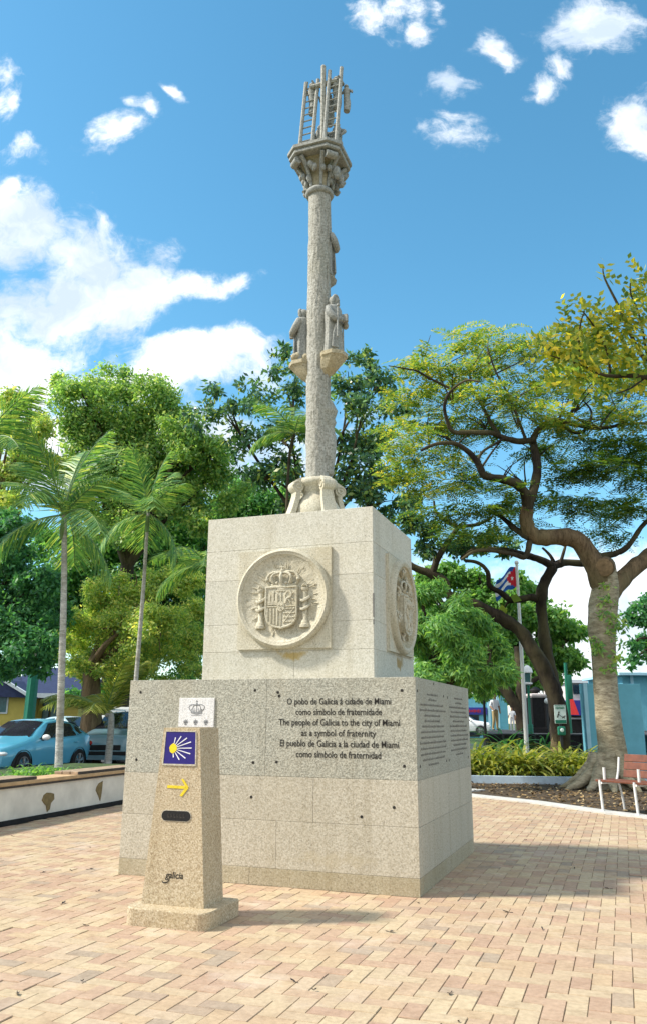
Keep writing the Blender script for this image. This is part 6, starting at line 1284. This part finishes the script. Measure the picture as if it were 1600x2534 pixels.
    # blue shop far left of the flagpole
    Y = 82; xa, xb = at(1130, 1700, Y).x, at(1252, 1700, Y).x; zt = at(1180, 1718, Y).z; z1, z2 = at(1180, 1752, Y).z, at(1180, 1767, Y).z; t = thing('blue_shop', 'blue shop front with a purple fascia band beyond the white truck', 'shop', ((xa + xb) / 2, Y, 0)); w = xb - xa
    b = MB(); b.box((0, 4, zt / 2), (w, 8, zt)); b.build('wall', 'blue_paint', t); b = MB(); b.box((-.2 * w, -.1, (z1 + z2) / 2), (w * .55, .2, z1 - z2 + .1)); band = b.build('fascia_band', 'purple_paint', t)
    b = MB(); rr = random.Random(3)
    for k in range(12): b.box((-.40 * w + k * .15, -.22, (z1 + z2) / 2), (.08, .03, .2 + .12 * rr.random()))
    b.build('worn_lettering', 'red_cloth', band)
    for k in (.12, .30): b = MB(); b.box((k * w, -.12, zt / 2), (.22, .2, zt)); b.build('pilaster', 'blue_paint_pale', t)
    b = MB(); b.box((-.28 * w, -.05, z2 / 2), (w * .38, .1, z2 * .9)); wd = b.build('window', 'metal_dark', t); b = MB(); b.box((-.28 * w, -.12, z2 / 2), (w * .32, .04, z2 * .75)); b.build('pane', 'car_glass', wd)
    Y = 40; q = at(1225, 1800, Y); person('person in white shirt and tan trousers standing beyond the black railing', (q.x, Y, tz), at(1225, 1716, Y).z - tz, R(200), 'white_cloth', 'tan_cloth')
    Y = 37; q = at(1267, 1800, Y); person('person in white clothes half hidden behind the spiky plants', (q.x, Y, tz), 1.05, R(150), 'white_cloth', 'white_cloth')
make_background()

# ------------------------------------------------------------------ leaves and twigs fallen on the paving
def make_debris():
    rng = np.random.default_rng(5); pts = []
    for px, py in ((43, 2462), (210, 2292), (247, 2206), (175, 2155), (228, 2152), (1032, 2236), (1250, 2258), (968, 2308), (725, 2430), (222, 2098), (30, 2070), (780, 2452), (1110, 2462), (158, 2236), (205, 2430), (1133, 2532), (700, 2590), (1420, 2150), (1300, 2080), (110, 2160), (1500, 2200), (1340, 2300)):
        r = ray(px, py); p = Vector((0, 0, EYE)) + r * (-EYE / r.z); pts.append(p)
    for i, p in enumerate(pts):
        b = MB(); a = rng.uniform(0, 6.28); s = rng.uniform(.012, .030); d = Vector((math.cos(a), math.sin(a), 0)); n = Vector((-d.y, d.x, 0))
        vs = [p - d * s, p - d * s * .3 + n * s * .45 + Vector((0, 0, .012)), p + d * s * .5 + n * s * .35 + Vector((0, 0, .008)), p + d * s + Vector((0, 0, .016)), p + d * s * .5 - n * s * .35 + Vector((0, 0, .010)), p - d * s * .3 - n * s * .45 + Vector((0, 0, .006)), p + Vector((0, 0, .003))]
        b.add([v + Vector((0, 0, .003)) for v in vs], [(6, 0, 1), (6, 1, 2), (6, 2, 3), (6, 3, 4), (6, 4, 5), (6, 5, 0)]); b.tube([p - d * s + Vector((0, 0, .004)), p - d * s * 1.9 + Vector((0, 0, .006))], .0025, 5, 0, 1)
        o = b.build('fallen_leaf', 'plank_dark'); tag(o, 'small dark dry leaf lying on the brick paving', 'fallen leaf', 'dry leaves on the paving')
make_debris()
SC.cycles.max_bounces = 8; SC.cycles.diffuse_bounces = 6; SC.cycles.transparent_max_bounces = 4; SC.cycles.transmission_bounces = 3
SC.cycles.use_denoising = True
